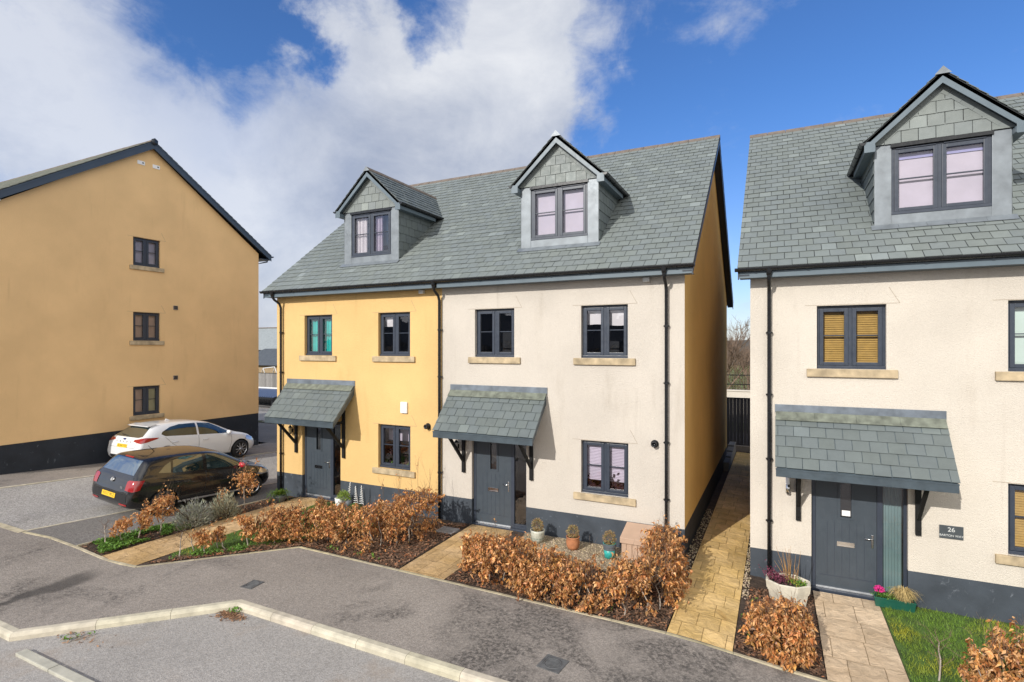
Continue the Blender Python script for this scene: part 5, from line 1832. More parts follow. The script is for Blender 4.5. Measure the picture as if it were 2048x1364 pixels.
m = MB()
for poly, n in (([(1.66, 9.0), (4.6, 9.0), (4.6, 11.6), (1.66, 11.6)], 15000), ([(-11.56, 7.15), (-11.2, 7.15), (-9.0, 9.65), (-8.7, 10.4), (-11.1, 11.4), (-11.56, 11.4)], 8000)):
    for x, y in scatter(poly, n, r):
        if noise.noise(V((x * 2.2, y * 2.2, 4))) < -.28 and r.random() < .7: continue
        z = gz(x, y) + .0
        h = r.uniform(.03, .085); a = r.uniform(0, 2 * PI); w = .0042
        dx, dy = math.cos(a) * w, math.sin(a) * w
        lx, ly = r.uniform(-.045, .045), r.uniform(-.045, .045)
        yel = max(0, noise.noise(V((x * 1.4, y * 1.4 + 3, 9)))) * 2.2
        k = r.uniform(.6, 1.35)
        c = (k * (1 + yel * .9), k * (1 + yel * .25), k * .9)
        m.add([(x - dx, y - dy, z), (x + dx, y + dy, z), (x + lx, y + ly, z + h)], [(0, 1, 2)], 0, c)
tag(m.build('grass', M_GRASSB), kind='stuff')

m = MB()
for poly, n, thr in (([(-13.28, 6.33), (-12.66, 6.36), (-12.7, 8.4), (-13.28, 8.4)], 2600, -.12), ([(-11.5, 6.62), (-10.3, 7.9), (-10.4, 8.2), (-11.5, 7.1)], 500, .05), ([(-9.2, 8.75), (-7, 8.72), (-7, 8.95), (-9.2, 8.95)], 60, .1),
                     ([(-4.6, 8.7), (-1.7, 8.65), (-1.7, 10.2), (-4.6, 10.2)], 130, .25), ([(-.55, 8.9), (-.3, 8.9), (-.3, 10.6), (-.55, 10.6)], 60, .0), ([(-8.42, 6.1), (-8.3, 6.1), (-8.1, 6.2), (-8.3, 6.25)], 22, -1), ([(-9.95, 4.35), (-9.8, 4.35), (-9.3, 4.9), (-9.35, 5.0)], 22, -.1)):
    for x, y in scatter(poly, n, r):
        if noise.noise(V((x * 2.6, y * 2.6, 2))) < thr: continue
        z = gz(x, y) + .02 if y > 6.32 else G0 - .09
        k = r.uniform(.6, 1.4); L = r.uniform(.03, .07)
        for _ in range(2):
            leaf(m, V((x, y, z + r.uniform(0, .05))), V((r.uniform(-1, 1), r.uniform(-1, 1), r.uniform(.1, .9))), V((0, 0, 1)) + rv(r) * .3, L, L * .55, (k, k * r.uniform(.9, 1.1), k * r.uniform(.8, 1.6)), .2)
tag(m.build('weeds', M_LEAFG), kind='stuff')
m = MB()
for cx_, cy_, n, sx, sy in ((-8.25, 6.08, 260, .16, .07), (-9.75, 4.55, 60, .3, .1)):
    for _ in range(n):
        x, y = cx_ + r.gauss(0, sx), cy_ + r.gauss(0, sy)
        t = (x + 10.62) * .991
        if y > 6.18 or (x < -8.4 and y > 4.2 + t - .23): continue
        a = r.uniform(0, 2 * PI); L = r.uniform(.012, .034); k = r.uniform(.7, 2.4)
        d = V((math.cos(a), math.sin(a), r.uniform(-.3, .3))) * L; s = V((-math.sin(a), math.cos(a), r.uniform(-.4, .4))) * L * .35
        P = V((x, y, G0 - .095 + r.uniform(0, .02)))
        m.add([P - d - s, P + d - s, P + d + s, P - d + s], [(0, 1, 2, 3)], 0, (k, k * .9, k * .75))
tag(m.build('leaf_litter', M_CHIP), kind='stuff')

# ------------------------------------------------------------------ pots and garden things
def pot_ball(x, y, prof, mats, label, seed, band=None, leafn=900):
    z = gz(x, y) + .025
    root = thing('potted_plant', (x, y, z), label, 'potted plant', 'dried box balls in pots along the cream house')
    m = MB()
    X = Matrix.Translation((x, y, z))
    m.lathe(prof, 24, 0, X=X)
    top = max(p[1] for p in prof); rt = [p[0] for p in prof if p[1] == top][0]
    m.lathe([(rt - .01, top - .03), (0, top - .025)], 20, 1, X=X)
    for b in (band or []):
        m.lathe([(b[0], b[1]), (b[0], b[2])], 24, 2, X=X)
    m.build('pot', mats, root)
    r = random.Random(seed)
    f = MB(); cz = top + .10
    for _ in range(leafn):
        d = rv(r); rho = r.uniform(.6, 1.0)
        p = V((x, y, z + cz)) + V((d.x * .125, d.y * .125, d.z * .145)) * rho * (1 + .2 * noise.noise(d * 2 + V((seed, 0, 0))))
        k = r.uniform(.5, 1.4)
        leaf(f, p, d + rv(r) * .6, rv(r), r.uniform(.025, .045), .012, (k, k * r.uniform(.9, 1.1), k) if r.random() > .08 else (k * .6, k * 1.1, k * .5), .2)
    f.build('foliage', M_DRY, root)
    s = MB(); s.tube([(x, y, z + top - .03), (x, y, z + cz)], .012, 6); s.build('stem', M_TWIG, root)
    return root


M_TERRA = sim('terracotta', (.42, .17, .075), .75, .25, 9, .3)
M_GLAZE = sim('pot_cream', (.44, .44, .37), .4, .3, 14)
M_TEALP = sim('pot_teal', (.035, .36, .33), .4, .3, 16)
M_GREYP = sim('pot_grey', (.10, .115, .13), .5, .2, 8)
M_COMP = sim('compost', (.035, .025, .02), .95)
M_DECO = sim('pot_pattern', (.20, .24, .20), .5, .5, 40)
pot_ball(-4.84, 11.18, [(0, 0), (.11, 0), (.145, .10), (.155, .22), (.165, .28), (.15, .28), (.145, .24)], [M_GLAZE, M_COMP, M_DECO], 'dry round plant in a cream glazed pot beside the grey front door', 51, [(.1465, .10, .17)])
pot_ball(-3.98, 11.12, [(0, 0), (.10, 0), (.135, .07), (.15, .16), (.135, .25), (.15, .28), (.135, .28), (.125, .24)], [M_TERRA, M_COMP], 'dry round plant in a rounded terracotta pot, middle of the three', 52)
pot_ball(-3.14, 11.02, [(0, 0), (.105, 0), (.12, .17), (.115, .172), (.135, .30), (.12, .30), (.115, .26)], [M_TEALP, M_COMP, M_GREYP], 'dry round plant in a teal and grey stacked pot', 53, [(.127, .172, .235), (.139, .235, .302)])

# storage box with hinged lid
z = gz(-2.6, 11.3) + .02
t = thing('storage_box', (-2.6, 11.3, z), 'tan plastic storage box with sloping lid against the cream house plinth', 'storage box')
M_TAN = sim('tan_plastic', (.46, .315, .225), .6, .1, 3, .15, 30)
m = MB()
m.prism([(-2.90, 11.08, z), (-2.90, 11.62, z), (-2.90, 11.62, z + .50), (-2.90, 11.08, z + .40)], (.60, 0, 0))
for i in range(5): m.box((-2.86 + i * .115, 11.065, z + .04), (-2.80 + i * .115, 11.0795, z + .36), bev=.004)
m.build('box', M_TAN, t)
m = MB()
m.prism([(-2.925, 11.04, z + .40), (-2.925, 11.635, z + .53), (-2.925, 11.635, z + .60), (-2.925, 11.04, z + .45)], (.65, 0, 0))
m.box((-2.925, 11.03, z + .34), (-2.275, 11.05, z + .45), bev=.008)
m.build('lid', M_TAN, t)

# black watering can between the box and the hedge
z = gz(-2.12, 11.4) + .02
t = thing('watering_can', (-2.14, 11.36, z), 'black watering can half hidden behind the hedge corner', 'watering can')
m = MB(); m.lathe([(0, 0), (.10, 0), (.11, .05), (.10, .24), (.07, .28), (.0, .28)], 16, X=Matrix.Translation((-2.14, 11.36, z))); m.build('can', M_BLACK, t)
m = MB(); m.tube([(-2.08, 11.30, z + .06), (-1.98, 11.22, z + .20), (-1.93, 11.18, z + .32)], [.02, .016, .014], 8); m.build('spout', M_BLACK, t)
m = MB(); m.tube([(-2.22, 11.42, z + .05), (-2.30, 11.48, z + .18), (-2.25, 11.44, z + .31), (-2.12, 11.34, z + .33)], .012, 8); m.build('handle', M_BLACK, t)

# stone slab by the cream path
m = MB(); z = gz(-7.0, 10.95)
m.box((-7.30, 10.72, z - .02), (-6.84, 11.12, z + .045), bev=.01)
o = m.build('stone_slab', sim('slab_grey', (.22, .22, .23), .5, .3, 6, .2), None, loc=(-7.07, 10.92, z))
tag(o, 'grey stone slab lying beside the sandstone path to the cream middle house', 'stone slab')

# octagonal stone planter
z = gz(.17, 10.85) + .0
t = thing('stone_planter', (.17, 10.86, z), 'pale octagonal stone planter with purple and dried plants by the downpipe', 'planter')
M_CAST = sim('cast_stone', (.53, .49, .40), .85, .2, 6, .4, 40)
m = MB()
X = Matrix.Translation((.17, 10.86, z))
m.lathe([(0, 0), (.30, 0), (.34, .22), (.355, .225), (.355, .25), (.37, .255), (.385, .385), (.355, .40), (.32, .385), (.31, .30), (0, .30)], 8, 0, X=X, smooth=False, phase=PI / 8, squash=(1, .86))
m.lathe([(.315, .335), (0, .345)], 8, 1, X=X, phase=PI / 8, squash=(1, .86))
m.build('bowl', [M_CAST, M_COMP], t)
r = random.Random(61)
f = MB()
for _ in range(520):
    a, b = r.gauss(-.16, .10), r.gauss(-.02, .09)
    p = V((.17 + a, 10.86 + b, z + .36 + abs(r.gauss(0, .07)) + max(0, -a - .1) * .3))
    k = r.uniform(.5, 1.6)
    leaf(f, p, rv(r) + V((-.3, 0, .3)), rv(r), r.uniform(.03, .05), .02, (k, k * r.uniform(.7, 1.2), k), .2)
f.build('purple_shrub', leaf_mat('purple_leaf', (.16, .045, .07), .6), t)
f = MB()
for _ in range(240):
    p = V((.17 + r.gauss(.15, .08), 10.84 + r.gauss(0, .07), z + .36 + abs(r.gauss(0, .03))))
    k = r.uniform(.5, 1.5); leaf(f, p, rv(r) + V((0, 0, .3)), rv(r), .035, .018, (k * .9, k, k) if r.random() < .7 else (k * 2.4, k * 1.2, k), .2)
f.build('green_plants', M_LEAFG, t)['kind'] = 'stuff'
f = MB()
for i in range(26):
    x, y = .21 + r.gauss(0, .045), 10.9 + r.gauss(0, .04); h = r.uniform(.30, .66); dx = r.gauss(0, .05) - (.14 if i % 6 == 0 else 0)
    f.tube([(x, y, z + .32), (x + dx * .4, y + r.gauss(0, .01), z + .32 + h * .5), (x + dx, y + r.gauss(0, .03), z + .32 + h)], [.006, .005, .002], 4, 0, (1.2, 1.0, .85), cap=False)
f.build('dried_stalks', M_DRY, t)

# green trough with pink flowers and grass
t = thing('window_trough', (1.83, 11.50, gz(1.83, 11.5)), 'dark green plastic trough with pink flower and straw grass under the grey door sidelight', 'planter trough')
z = gz(1.83, 11.5) + .01
Xr = Matrix.Translation((1.84, 11.46, z)) @ Matrix.Rotation(-.03, 4, 'Z')
m = MB(Xr)
m.add([(-.28, -.075, 0), (.28, -.075, 0), (.28, .075, 0), (-.28, .075, 0), (-.30, -.095, .17), (.30, -.095, .17), (.30, .095, .17), (-.30, .095, .17), (-.28, -.08, .17), (.28, -.08, .17), (.28, .08, .17), (-.28, .08, .17), (-.28, -.08, .13), (.28, -.08, .13), (.28, .08, .13), (-.28, .08, .13)],
      [(0, 1, 5, 4), (1, 2, 6, 5), (2, 3, 7, 6), (3, 0, 4, 7), (4, 5, 9, 8), (5, 6, 10, 9), (6, 7, 11, 10), (7, 4, 8, 11), (8, 9, 13, 12), (9, 10, 14, 13), (10, 11, 15, 14), (11, 8, 12, 15)])
m.poly([(-.28, -.08, .135), (.28, -.08, .135), (.28, .08, .135), (-.28, .08, .135)], 1)
frame_rect_z = .150
m.box((-.305, -.10, .15), (.305, -.0955, .172), 0); m.box((-.305, .0955, .15), (.305, .10, .172), 0)
m.build('trough', [sim('trough_green', (.012, .085, .058), .4, .1), M_COMP], t)
f = MB(Xr)
for _ in range(160):
    d = rv(r); d.z = abs(d.z)
    p = V((-.22, -.03, .27)) + d * .065 * r.uniform(.6, 1)
    k = r.uniform(.7, 1.2); leaf(f, p, d + rv(r) * .5, d, .035, .03, (k, k * r.uniform(.6, 1.1), k), .2)
f.build('pink_flower', leaf_mat('pink_petal', (.72, .06, .30), .5), t)
f = MB(Xr)
for _ in range(340):
    p = V((r.gauss(-.10, .09), r.gauss(0, .05), .15 + abs(r.gauss(0, .05)))); k = r.uniform(.5, 1.3)
    leaf(f, p, rv(r) + V((0, 0, .5)), rv(r), .05, .022, (k * .8, k * .9, k), .2)
f.build('green_plants', M_LEAFG, t)['kind'] = 'stuff'
f = MB(Xr)
for _ in range(620):
    a = r.uniform(0, 2 * PI); L = r.uniform(.10, .27); k = r.uniform(.6, 1.5)
    p0 = V((.13 + r.gauss(0, .03), r.gauss(0, .03), .14)); d = V((math.cos(a), math.sin(a) - .3, 0))
    p1 = p0 + V((d.x * L * .4, d.y * L * .4, L * .9)); p2 = p0 + V((d.x * L * .95, d.y * L * .95, L * r.uniform(.2, .9)))
    s = V((-d.y, d.x, 0)).normalized() * .003
    f.add([p0 - s, p0 + s, p1 + s, p1 - s, p2], [(0, 1, 2, 3), (3, 2, 4)], 0, (k, k * .95, k * .85))
f.build('straw_grass', leaf_mat('straw', (.50, .40, .20), .7), t)

# by the yellow house: corner pot, white pot, spiral stakes, dead fern
z = gz(-12.78, 10.95)
t = thing('potted_plant', (-12.80, 10.98, z), 'dark bowl of green trailing plants at the left corner of the yellow house', 'potted plant')
m = MB(); X = Matrix.Translation((-12.80, 10.98, z)); m.lathe([(0, 0), (.13, 0), (.19, .17), (.20, .20), (.18, .20), (.16, .15), (0, .15)], 20, 0, X=X); m.build('pot', M_GREYP, t)
f = MB()
for _ in range(420):
    a = r.uniform(0, 2 * PI); q = abs(r.gauss(0, .13)); k = r.uniform(.6, 1.7)
    leaf(f, V((-12.80 + math.cos(a) * q, 10.98 + math.sin(a) * q, z + .20 + r.uniform(0, .10))), V((math.cos(a), math.sin(a), .5)) + rv(r) * .5, V((0, 0, 1)), .06, .025, (k * 1.2, k, k * .7), .2)
for _ in range(26):
    a = r.uniform(0, 2 * PI); L = r.uniform(.2, .42)
    f.tube([(-12.8, 10.98, z + .2), (-12.8 + math.cos(a) * L * .6, 10.98 + math.sin(a) * L * .6, z + .34), (-12.8 + math.cos(a) * L, 10.98 + math.sin(a) * L, z + .10)], .004, 3, 0, (.8, .9, .8), cap=False)
f.build('foliage', M_LEAFG, t)
z = gz(-10.72, 11.35) + .0
t = thing('potted_plant', (-10.74, 11.34, z), 'white pot of pale green straggly plants just right of the yellow house door', 'potted plant')
m = MB(); m.lathe([(0, 0), (.10, 0), (.135, .24), (.12, .25), (.115, .21), (0, .21)], 20, 0, X=Matrix.Translation((-10.86, 11.33, z))); m.lathe([(0, 0), (.09, 0), (.12, .22), (.105, .22), (.10, .18), (0, .18)], 20, 1, X=Matrix.Translation((-10.58, 11.36, z)))
m.build('pot', [M_WHITE, M_GREYP], t)
f = MB()
for _ in range(700):
    d = rv(r); d.z = abs(d.z); k = r.uniform(.6, 1.6)
    p = V((-10.72, 11.34, z + .22)) + V((d.x * .22, d.y * .13, d.z * .24)) * r.uniform(.4, 1)
    leaf(f, p, d + rv(r), rv(r), .05, .018, (k * 1.3, k, k * 1.2) if r.random() < .6 else (k * 2.2, k * 1.5, k * 2), .2)
f.build('foliage', M_LEAFG, t)
for (x, y, h, ln, lab) in ((-10.70, 11.46, .56, .10, 'white spiral stake leaning behind the white pot'), (-10.36, 11.42, .48, -.02, 'white spiral stake standing nearest the white pot'), (-10.17, 11.42, .52, .0, 'white spiral stake standing furthest right of the three')):
    z = gz(x, y)
    m = MB()
    pts = []
    for i in range(120):
        q = i / 119; a = q * 2 * PI * 8.5
        R_ = .062 * (1 - q * .92)
        pts.append((x + math.cos(a) * R_ + ln * q, y + math.sin(a) * R_, z + .12 + q * h))
    m.tube(pts, .0075, 6)
    m.tube([(x, y, z - .05), (x + ln, y, z + .12 + h)], .004, 5)
    tag(m.build('spiral_stake', M_WHITE, None, loc=(x, y, z)), lab, 'garden ornament', 'white spiral stakes by the yellow house')
soft_bush('dead_fern', -11.30, 11.05, .14, .14, .26, 420, M_DRY, 'small dead orange fern on the path end by the yellow house door', 63, 'dead fern', .08, cols=[(1.1, .8, .6), (.9, .6, .4)])
soft_bush('low_shrub', -10.25, 11.25, .20, .16, .16, 420, M_LEAFG, 'low dark green plant under the white spiral stakes', 64, 'shrub', .07, cols=[(.6, .7, .6), (.8, .8, .6)])

# inspection covers -------------------------------------------------------
def cover(x, y, a, label, w=.34, d=.34):
    z = gz(x, y)
    X = Matrix.Translation((x, y, z)) @ Matrix.Rotation(a, 4, 'Z')
    t = thing('inspection_cover', (x, y, z), label, 'manhole cover', 'small iron covers set in the footway')
    m = MB(X); frame_rect(m, -w / 2, w / 2, -d / 2, d / 2, .035, -.01, .010); m.build('cover_frame', M_IRON, t)
    m = MB(X)
    m.box((-w / 2 + .035, -d / 2 + .035, -.01), (w / 2 - .035, d / 2 - .035, .006))
    m.lathe([(.125, .006), (.125, .012), (.112, .012), (.112, .006)], 28)
    for i in range(-3, 4):
        q = math.sqrt(max(0, .105 ** 2 - (i * .028) ** 2))
        m.box((-q, i * .028 - .006, .0062), (q, i * .028 + .006, .0105))
    m.build('lid', M_IRON, t)


M_IRON = sim('cast_iron', (.105, .108, .110), .6, .3, 12, .3, 60, metallic=.15)
cover(-8.74, 6.89, .1, 'dark iron cover in the footway above the kerb corner', .26, .32)
cover(-2.80, 7.0, -.1, 'grey square iron cover with round lid near the bottom edge of the photo')
# ------------------------------------------------------------------ behind the houses
M_FENCE = wood_mat('dark_fence', (.060, .055, .058), .4)
M_FENCEG = wood_mat('grey_fence', (.20, .19, .185), .3)
M_RAIL = wood_mat('field_rail', (.11, .09, .06), .4)
M_BRUSH = leaf_mat('brush_leaf', (.10, .075, .035), .85)


def board_fence(name, label, p, q, zb, zt, mat, bw=.14, gap=.004, th=.02, rail=True, posts=1.9):
    p, q = V((*p, 0)), V((*q, 0)); d = q - p; L = d.length; d /= L
    s = V((-d.y, d.x, 0))
    t = thing(name, (p.x, p.y, zb), label, 'fence')
    m = MB(); r = random.Random(int(L * 10))
    x = 0
    while x < L - .02:
        w_ = min(bw, L - x)
        k = r.uniform(.75, 1.3); o = r.uniform(-.006, .006)
        a, b = p + d * (x + gap / 2), p + d * (x + w_ - gap / 2)
        zt_ = zt + r.uniform(-.008, .008)
        m.prism([(a.x + s.x * o, a.y + s.y * o, zb), (b.x + s.x * o, b.y + s.y * o, zb), (b.x + s.x * o, b.y + s.y * o, zt_), (a.x + s.x * o, a.y + s.y * o, zt_)], s * th, 0, (k, k, k))
        x += bw
    m.build('boards', mat, t)
    m = MB()
    m.beam(V((p.x, p.y, zt + .02)), V((q.x, q.y, zt + .02)), .07, .035)
    m.build('capping', mat, t)
    for i in range(int(L / posts) + 1):
        m = MB(); a = p + d * min(L, i * posts) + s * .075
        m.box((a.x - .05, a.y - .05, zb - .1), (a.x + .05, a.y + .05, zt - .05)); m.build('post', mat, t)
    return t


board_fence('timber_fence', 'dark stained board fence closing the alley between the two cream houses', (-2.7, 25.2), (1.6, 25.2), -4.25, -2.20, M_FENCE)
t = thing('garden_gate', (-1.78, 23.6, -4.4), 'black side gate with scooped top at the far end of the alley', 'gate')
m = MB()
for i in range(12):
    y = 22.3 + i * .12; zt = -2.55 + .35 * (abs(i - 5.5) / 5.5) ** 2
    m.box((-1.86, y, -4.35), (-1.82, y + .115, zt))
m.build('boards', M_FENCE, t)
m = MB(); m.box((-1.94, 22.18, -4.4), (-1.82, 22.29, -2.2)); m.box((-1.94, 23.75, -4.4), (-1.82, 23.86, -2.2)); m.build('post', M_FENCE, t)
m = MB()
for i in range(4): m.box((-1.80, 20.8 + i * .95, -4.45), (-1.56, 21.73 + i * .95, -4.12 + i * .05), bev=.015)
tag(m.build('block_edging', sim('block_grey', (.17, .165, .16), .8, .2, 5, .3), None, loc=(-1.7, 21, -4.4)), 'low row of grey concrete blocks along the alley by the side gate', 'low wall')
m = MB()
m.box((-2.6, 25.0, -4.45), (1.4, 25.17, -4.2), bev=.01)
tag(m.build('gravel_board', sim('gravel_board', (.30, .25, .20), .8, .2, 5), None, loc=(-.6, 25.1, -4.4)), 'pale concrete gravel board along the foot of the dark alley fence', 'gravel board')
m = MB()
m.box((-9, 36.0, -5), (7, 36.25, -2.70), bev=.01); m.box((-9, 35.95, -2.6995), (7, 36.3, -2.62), bev=.01)
tag(m.build('garden_wall', M_CREAM, None, loc=(0, 36.1, -4.5)), 'cream rendered wall showing above the dark alley fence', 'wall')

# field, hedgerow and hill
M_FIELD = NT('field_grass')
f_ = M_FIELD.mr(M_FIELD.noise(.6, 8, .7), .35, .65, 0, 1)
M_FIELD.bsdf(M_FIELD.mix(f_, (.105, .150, .028, 1), (.16, .165, .055, 1)), .95)
M_WOODL = NT('winter_wood')
f_ = M_WOODL.mr(M_WOODL.noise(.35, 10, .75), .35, .65, 0, 1)
M_WOODL.bsdf(M_WOODL.mix(f_, (.055, .042, .028, 1), (.10, .085, .055, 1)), .95)
mb = MB()
fx = [-500, -320, -200, -120, -80, -60, -45, -30, -20, -10, 0, 10, 25, 50, 90, 160, 300]
fyv = [31, 36, 42, 50, 60, 75, 95, 120, 160, 210, 280, 400, 600]


def fz(x, y):
    t = min(1, max(0, (y - 31) / 40)); u = min(1, max(0, (y - 90) / 160)); u = u * u * (3 - 2 * u)
    b = gz(x, 31) - .105
    return b + (-4.5 - b) * t + u * (7.0 + 2.5 * math.sin(x * .013 + 1) + 1.2 * math.sin(x * .05))


for y in fyv:
    for x in fx: mb.v.append((x, y, fz(x, y)))
n_ = len(fx)
for j in range(len(fyv) - 1):
    for i in range(n_ - 1):
        mb.f.append([j * n_ + i, j * n_ + i + 1, (j + 1) * n_ + i + 1, (j + 1) * n_ + i]); mb.mi.append(1 if fyv[j] >= 120 else 0); mb.c.append((1, 1, 1)); mb.sm.append(True)
tag(mb.build('field', [M_FIELD.m, M_WOODL.m]), kind='structure')

t = thing('field_railing', (-4, 41, -4.4), 'thin upright railings of the green field beyond the alley', 'fence')
m = MB()
for i in range(44): m.box((-8 + i * .21 - .018, 40.97, -4.7), (-8 + i * .21 + .018, 41.03, -1.75), 0, (RND.uniform(.7, 1.2),) * 3)
m.build('post', M_RAIL, t)
m = MB()
for zz in (-1.95, -2.6): m.beam((-8, 40.93, zz), (1.2, 40.93, zz + .03), .04, .06)
m.build('rail', M_RAIL, t)


def bare_tree(x, y, h, label, seed, z=None, depth=4, cat='tree', spread=.55):
    r = random.Random(seed)
    z = fz(x, y) if z is None else z
    t = thing('bare_tree', (x, y, z), label, cat, 'leafless trees beyond the alley fence')
    m = MB()
    p = V((x, y, z - .1)); d = V((r.uniform(-.08, .08), r.uniform(-.08, .08), 1))
    tr = [p + d * (h * .30 * k / 4) for k in range(5)]
    m.tube(tr, [h * .022 * (1 - .09 * k) for k in range(5)], 8, cap=False)
    m.build('trunk', M_TWIG, t)
    m = MB()
    for k in (2, 3, 3, 4, 4, 4):
        a = r.uniform(0, 2 * PI)
        branchlet(m, tr[k], V((math.cos(a) * spread, math.sin(a) * spread, 1)), h * r.uniform(.28, .40), h * .011, r, depth, None, .5, (3, 4), .18, .66)
    m.build('crown', M_TWIG, t)
    return t


bare_tree(-3.6, 45, 7.4, 'spreading leafless tree showing in the gap between the two cream houses', 71)
bare_tree(-2.2, 52, 5.8, 'smaller leafless tree further off in the gap between the cream houses', 72)


def brush(x, y, w_, h, n, label, seed):
    r = random.Random(seed); z = fz(x, y)
    t = thing('hedgerow_bush', (x, y, z), label, 'bush', 'winter bushes of the far hedgerow')
    f = MB(); s = MB()
    for _ in range(n):
        d = rv(r); d.z = abs(d.z); rho = r.uniform(.5, 1)
        lump = 1 + .35 * noise.noise(d * 2.1 + V((seed, 0, 0)))
        p = V((x + d.x * w_ * rho * lump, y + d.y * w_ * .6 * rho * lump, z + d.z * h * rho * lump)); k = r.uniform(.5, 1.7)
        leaf(f, p, rv(r) + V((0, 0, .6)), rv(r), r.uniform(.12, .35), .05, (k, k * r.uniform(.85, 1.15), k * .9), .2)
    for _ in range(30):
        a = r.uniform(0, 2 * PI)
        branchlet(s, V((x + r.uniform(-.5, .5) * w_, y, z)), V((math.cos(a) * .5, math.sin(a) * .5, 1)), h * .75, .03, r, 2, None, .5, (2, 3), .2)
    f.build('foliage', M_BRUSH, t); s.build('stems', M_TWIG, t)


brush(-6.2, 54, 2.6, 3.6, 2600, 'brown thicket at the left of the field behind the leafless tree', 81)
brush(-2.6, 58, 2.8, 3.9, 2600, 'brown thicket at the middle of the field edge', 82)
brush(.8, 50, 2.6, 3.4, 2200, 'brown thicket behind the cream wall by the right hand house', 83)

# ---- the narrow view between the apartment block and the yellow house
M_WALLD = render_mat('render_far', (.62, .47, .24), (.4, .3, .18), .5)
M_WALLB = sim('render_brown', (.30, .22, .13), .9, .2, 2)
t = thing('terraced_house', (-52, 44, -5), 'distant house with pale slate roof seen in the gap left of the yellow house', 'house')
m = MB(); m.box((-62, 45.0, -6), (-46, 53.0, -.62)); m.build('wall', M_WALLD, t)
m = MB(); m.prism([(-62.4, 44.6, -.25), (-62.4, 49.0, 2.50), (-62.4, 53.4, -.25), (-62.4, 53.4, -.45), (-62.4, 49.0, 2.25), (-62.4, 44.6, -.45)], (16.8, 0, 0))
ro = m.build('roof', sim('far_slate', (.26, .285, .29), .6, .15, 4), t)
m = MB(); m.box((-53.6, 48.7, 2.40), (-52.6, 49.4, 3.3)); m.box((-62.4, 48.9, 2.49), (-45.6, 49.1, 2.60)); m.build('ridge', M_RIDGE, ro)
m = MB(); m.box((-62.4, 44.5, -.48), (-45.6, 44.595, -.30)); m.build('gutter', M_BLACK, t)
t = thing('garage', (-44, 36.5, -5), 'low brown building with dark slate hipped roof in front of the distant house', 'garage')
m = MB(); m.box((-50, 36.5, -6), (-41.2, 41.5, -1.72)); m.build('wall', M_WALLB, t)
m = MB()
A = [(-50.4, 36.1, -1.72), (-40.8, 36.1, -1.72), (-40.8, 41.9, -1.72), (-50.4, 41.9, -1.72), (-47.5, 39, -.12), (-43.7, 39, -.12)]
m.add(A, [(0, 1, 5, 4), (1, 2, 5), (2, 3, 4, 5), (3, 0, 4), (3, 2, 1, 0)])
m.build('roof', sim('garage_slate', (.075, .085, .095), .6, .2, 4), t)
board_fence('panel_fence', 'weathered grey board fence in the gap left of the yellow house', (-46, 34.0), (-36, 34.0), -5.2, -2.32, M_FENCEG, .16)
m = MB()
for dx in (0, 1):
    pts = [(-40.95, 34.35, -2.45), (-40.65, 34.35, -1.75), (-40.35, 34.35, -2.45)] if dx else [(-42.4, 34.35, -2.45), (-42.15, 34.35, -1.9), (-41.9, 34.35, -2.45)]
    m.tube(pts, .035, 6)
m.tube([(-42.15, 34.35, -1.9), (-40.65, 34.35, -1.75)], .035, 6)
for px in (-40.95, -40.35, -42.4, -41.9): m.tube([(px, 34.35, -2.45), (px, 34.35, -4.6)], .035, 5)
tag(m.build('swing_frame', M_WHITE, None, loc=(-41, 34.4, -4.6)), 'white A-shaped swing frame rising behind the grey board fence', 'swing')
t = thing('cycle_shelter', (-35, 28.8, -4.5), 'open shelter with blue ribbed metal roof below the grey board fence', 'shelter')
m = MB()
for i in range(26):
    x = -39.5 + i * .24
    m.prism([(x, 28.0, -3.70), (x + .235, 28.0, -3.70), (x + .235, 30.0, -3.28), (x, 30.0, -3.28)], (0, 0, .03), 0, (1, 1, 1)); m.box((x - .02, 28.0, -3.70), (x + .02, 28.03, -3.62))
m.build('roof', sim('roof_blue', (.055, .085, .16), .4, .2, 5, metallic=.3), t)
m = MB(); m.box((-39.5, 30.02, -3.32), (-33.3, 30.08, -3.16)); m.build('flashing', M_WHITE, t)
for px in (-39.3, -37.2, -35.3, -33.5):
    m = MB(); m.tube([(px, 28.1, -6), (px, 28.1, -3.72)], .045, 6); m.beam((px, 28.1, -4.3), (px + .6, 28.1, -3.75), .05, .05); m.build('post', M_BLACK, t)
m = MB(); m.box((-39.5, 27.98, -3.84), (-33.3, 28.02, -3.72)); m.box((-39.5, 30.1, -6), (-33.3, 30.2, -3.4)); m.build('back_panel', M_BLACK, t)
t = thing('railing', (-32, 26.5, -5), 'black upright bar railing along the bank left of the yellow house', 'railing')
m = MB()
for i in range(56): m.tube([(-35.6 + i * .12, 26.6, -6.0), (-35.6 + i * .12, 26.6, -4.15)], .012, 4)
m.build('bars', M_BLACK, t)
m = MB(); m.beam((-35.6, 26.6, -4.2), (-28.9, 26.6, -4.2), .04, .04); m.beam((-35.6, 26.6, -5.6), (-28.9, 26.6, -5.6), .04, .04); m.build('rail', M_BLACK, t)
drape('grass_bank', [(-33, 22.0), (-20, 22.0), (-20, 26.5), (-40, 26.5)], .0, sim('bank_moss', (.075, .075, .03), .95, .5, 2, 1.0, 8, bdist=.1), .5, .10, 1.2, fn=lambda x, y: gz(x, 16.5) - .02 + (y - 22.0) * -.10)

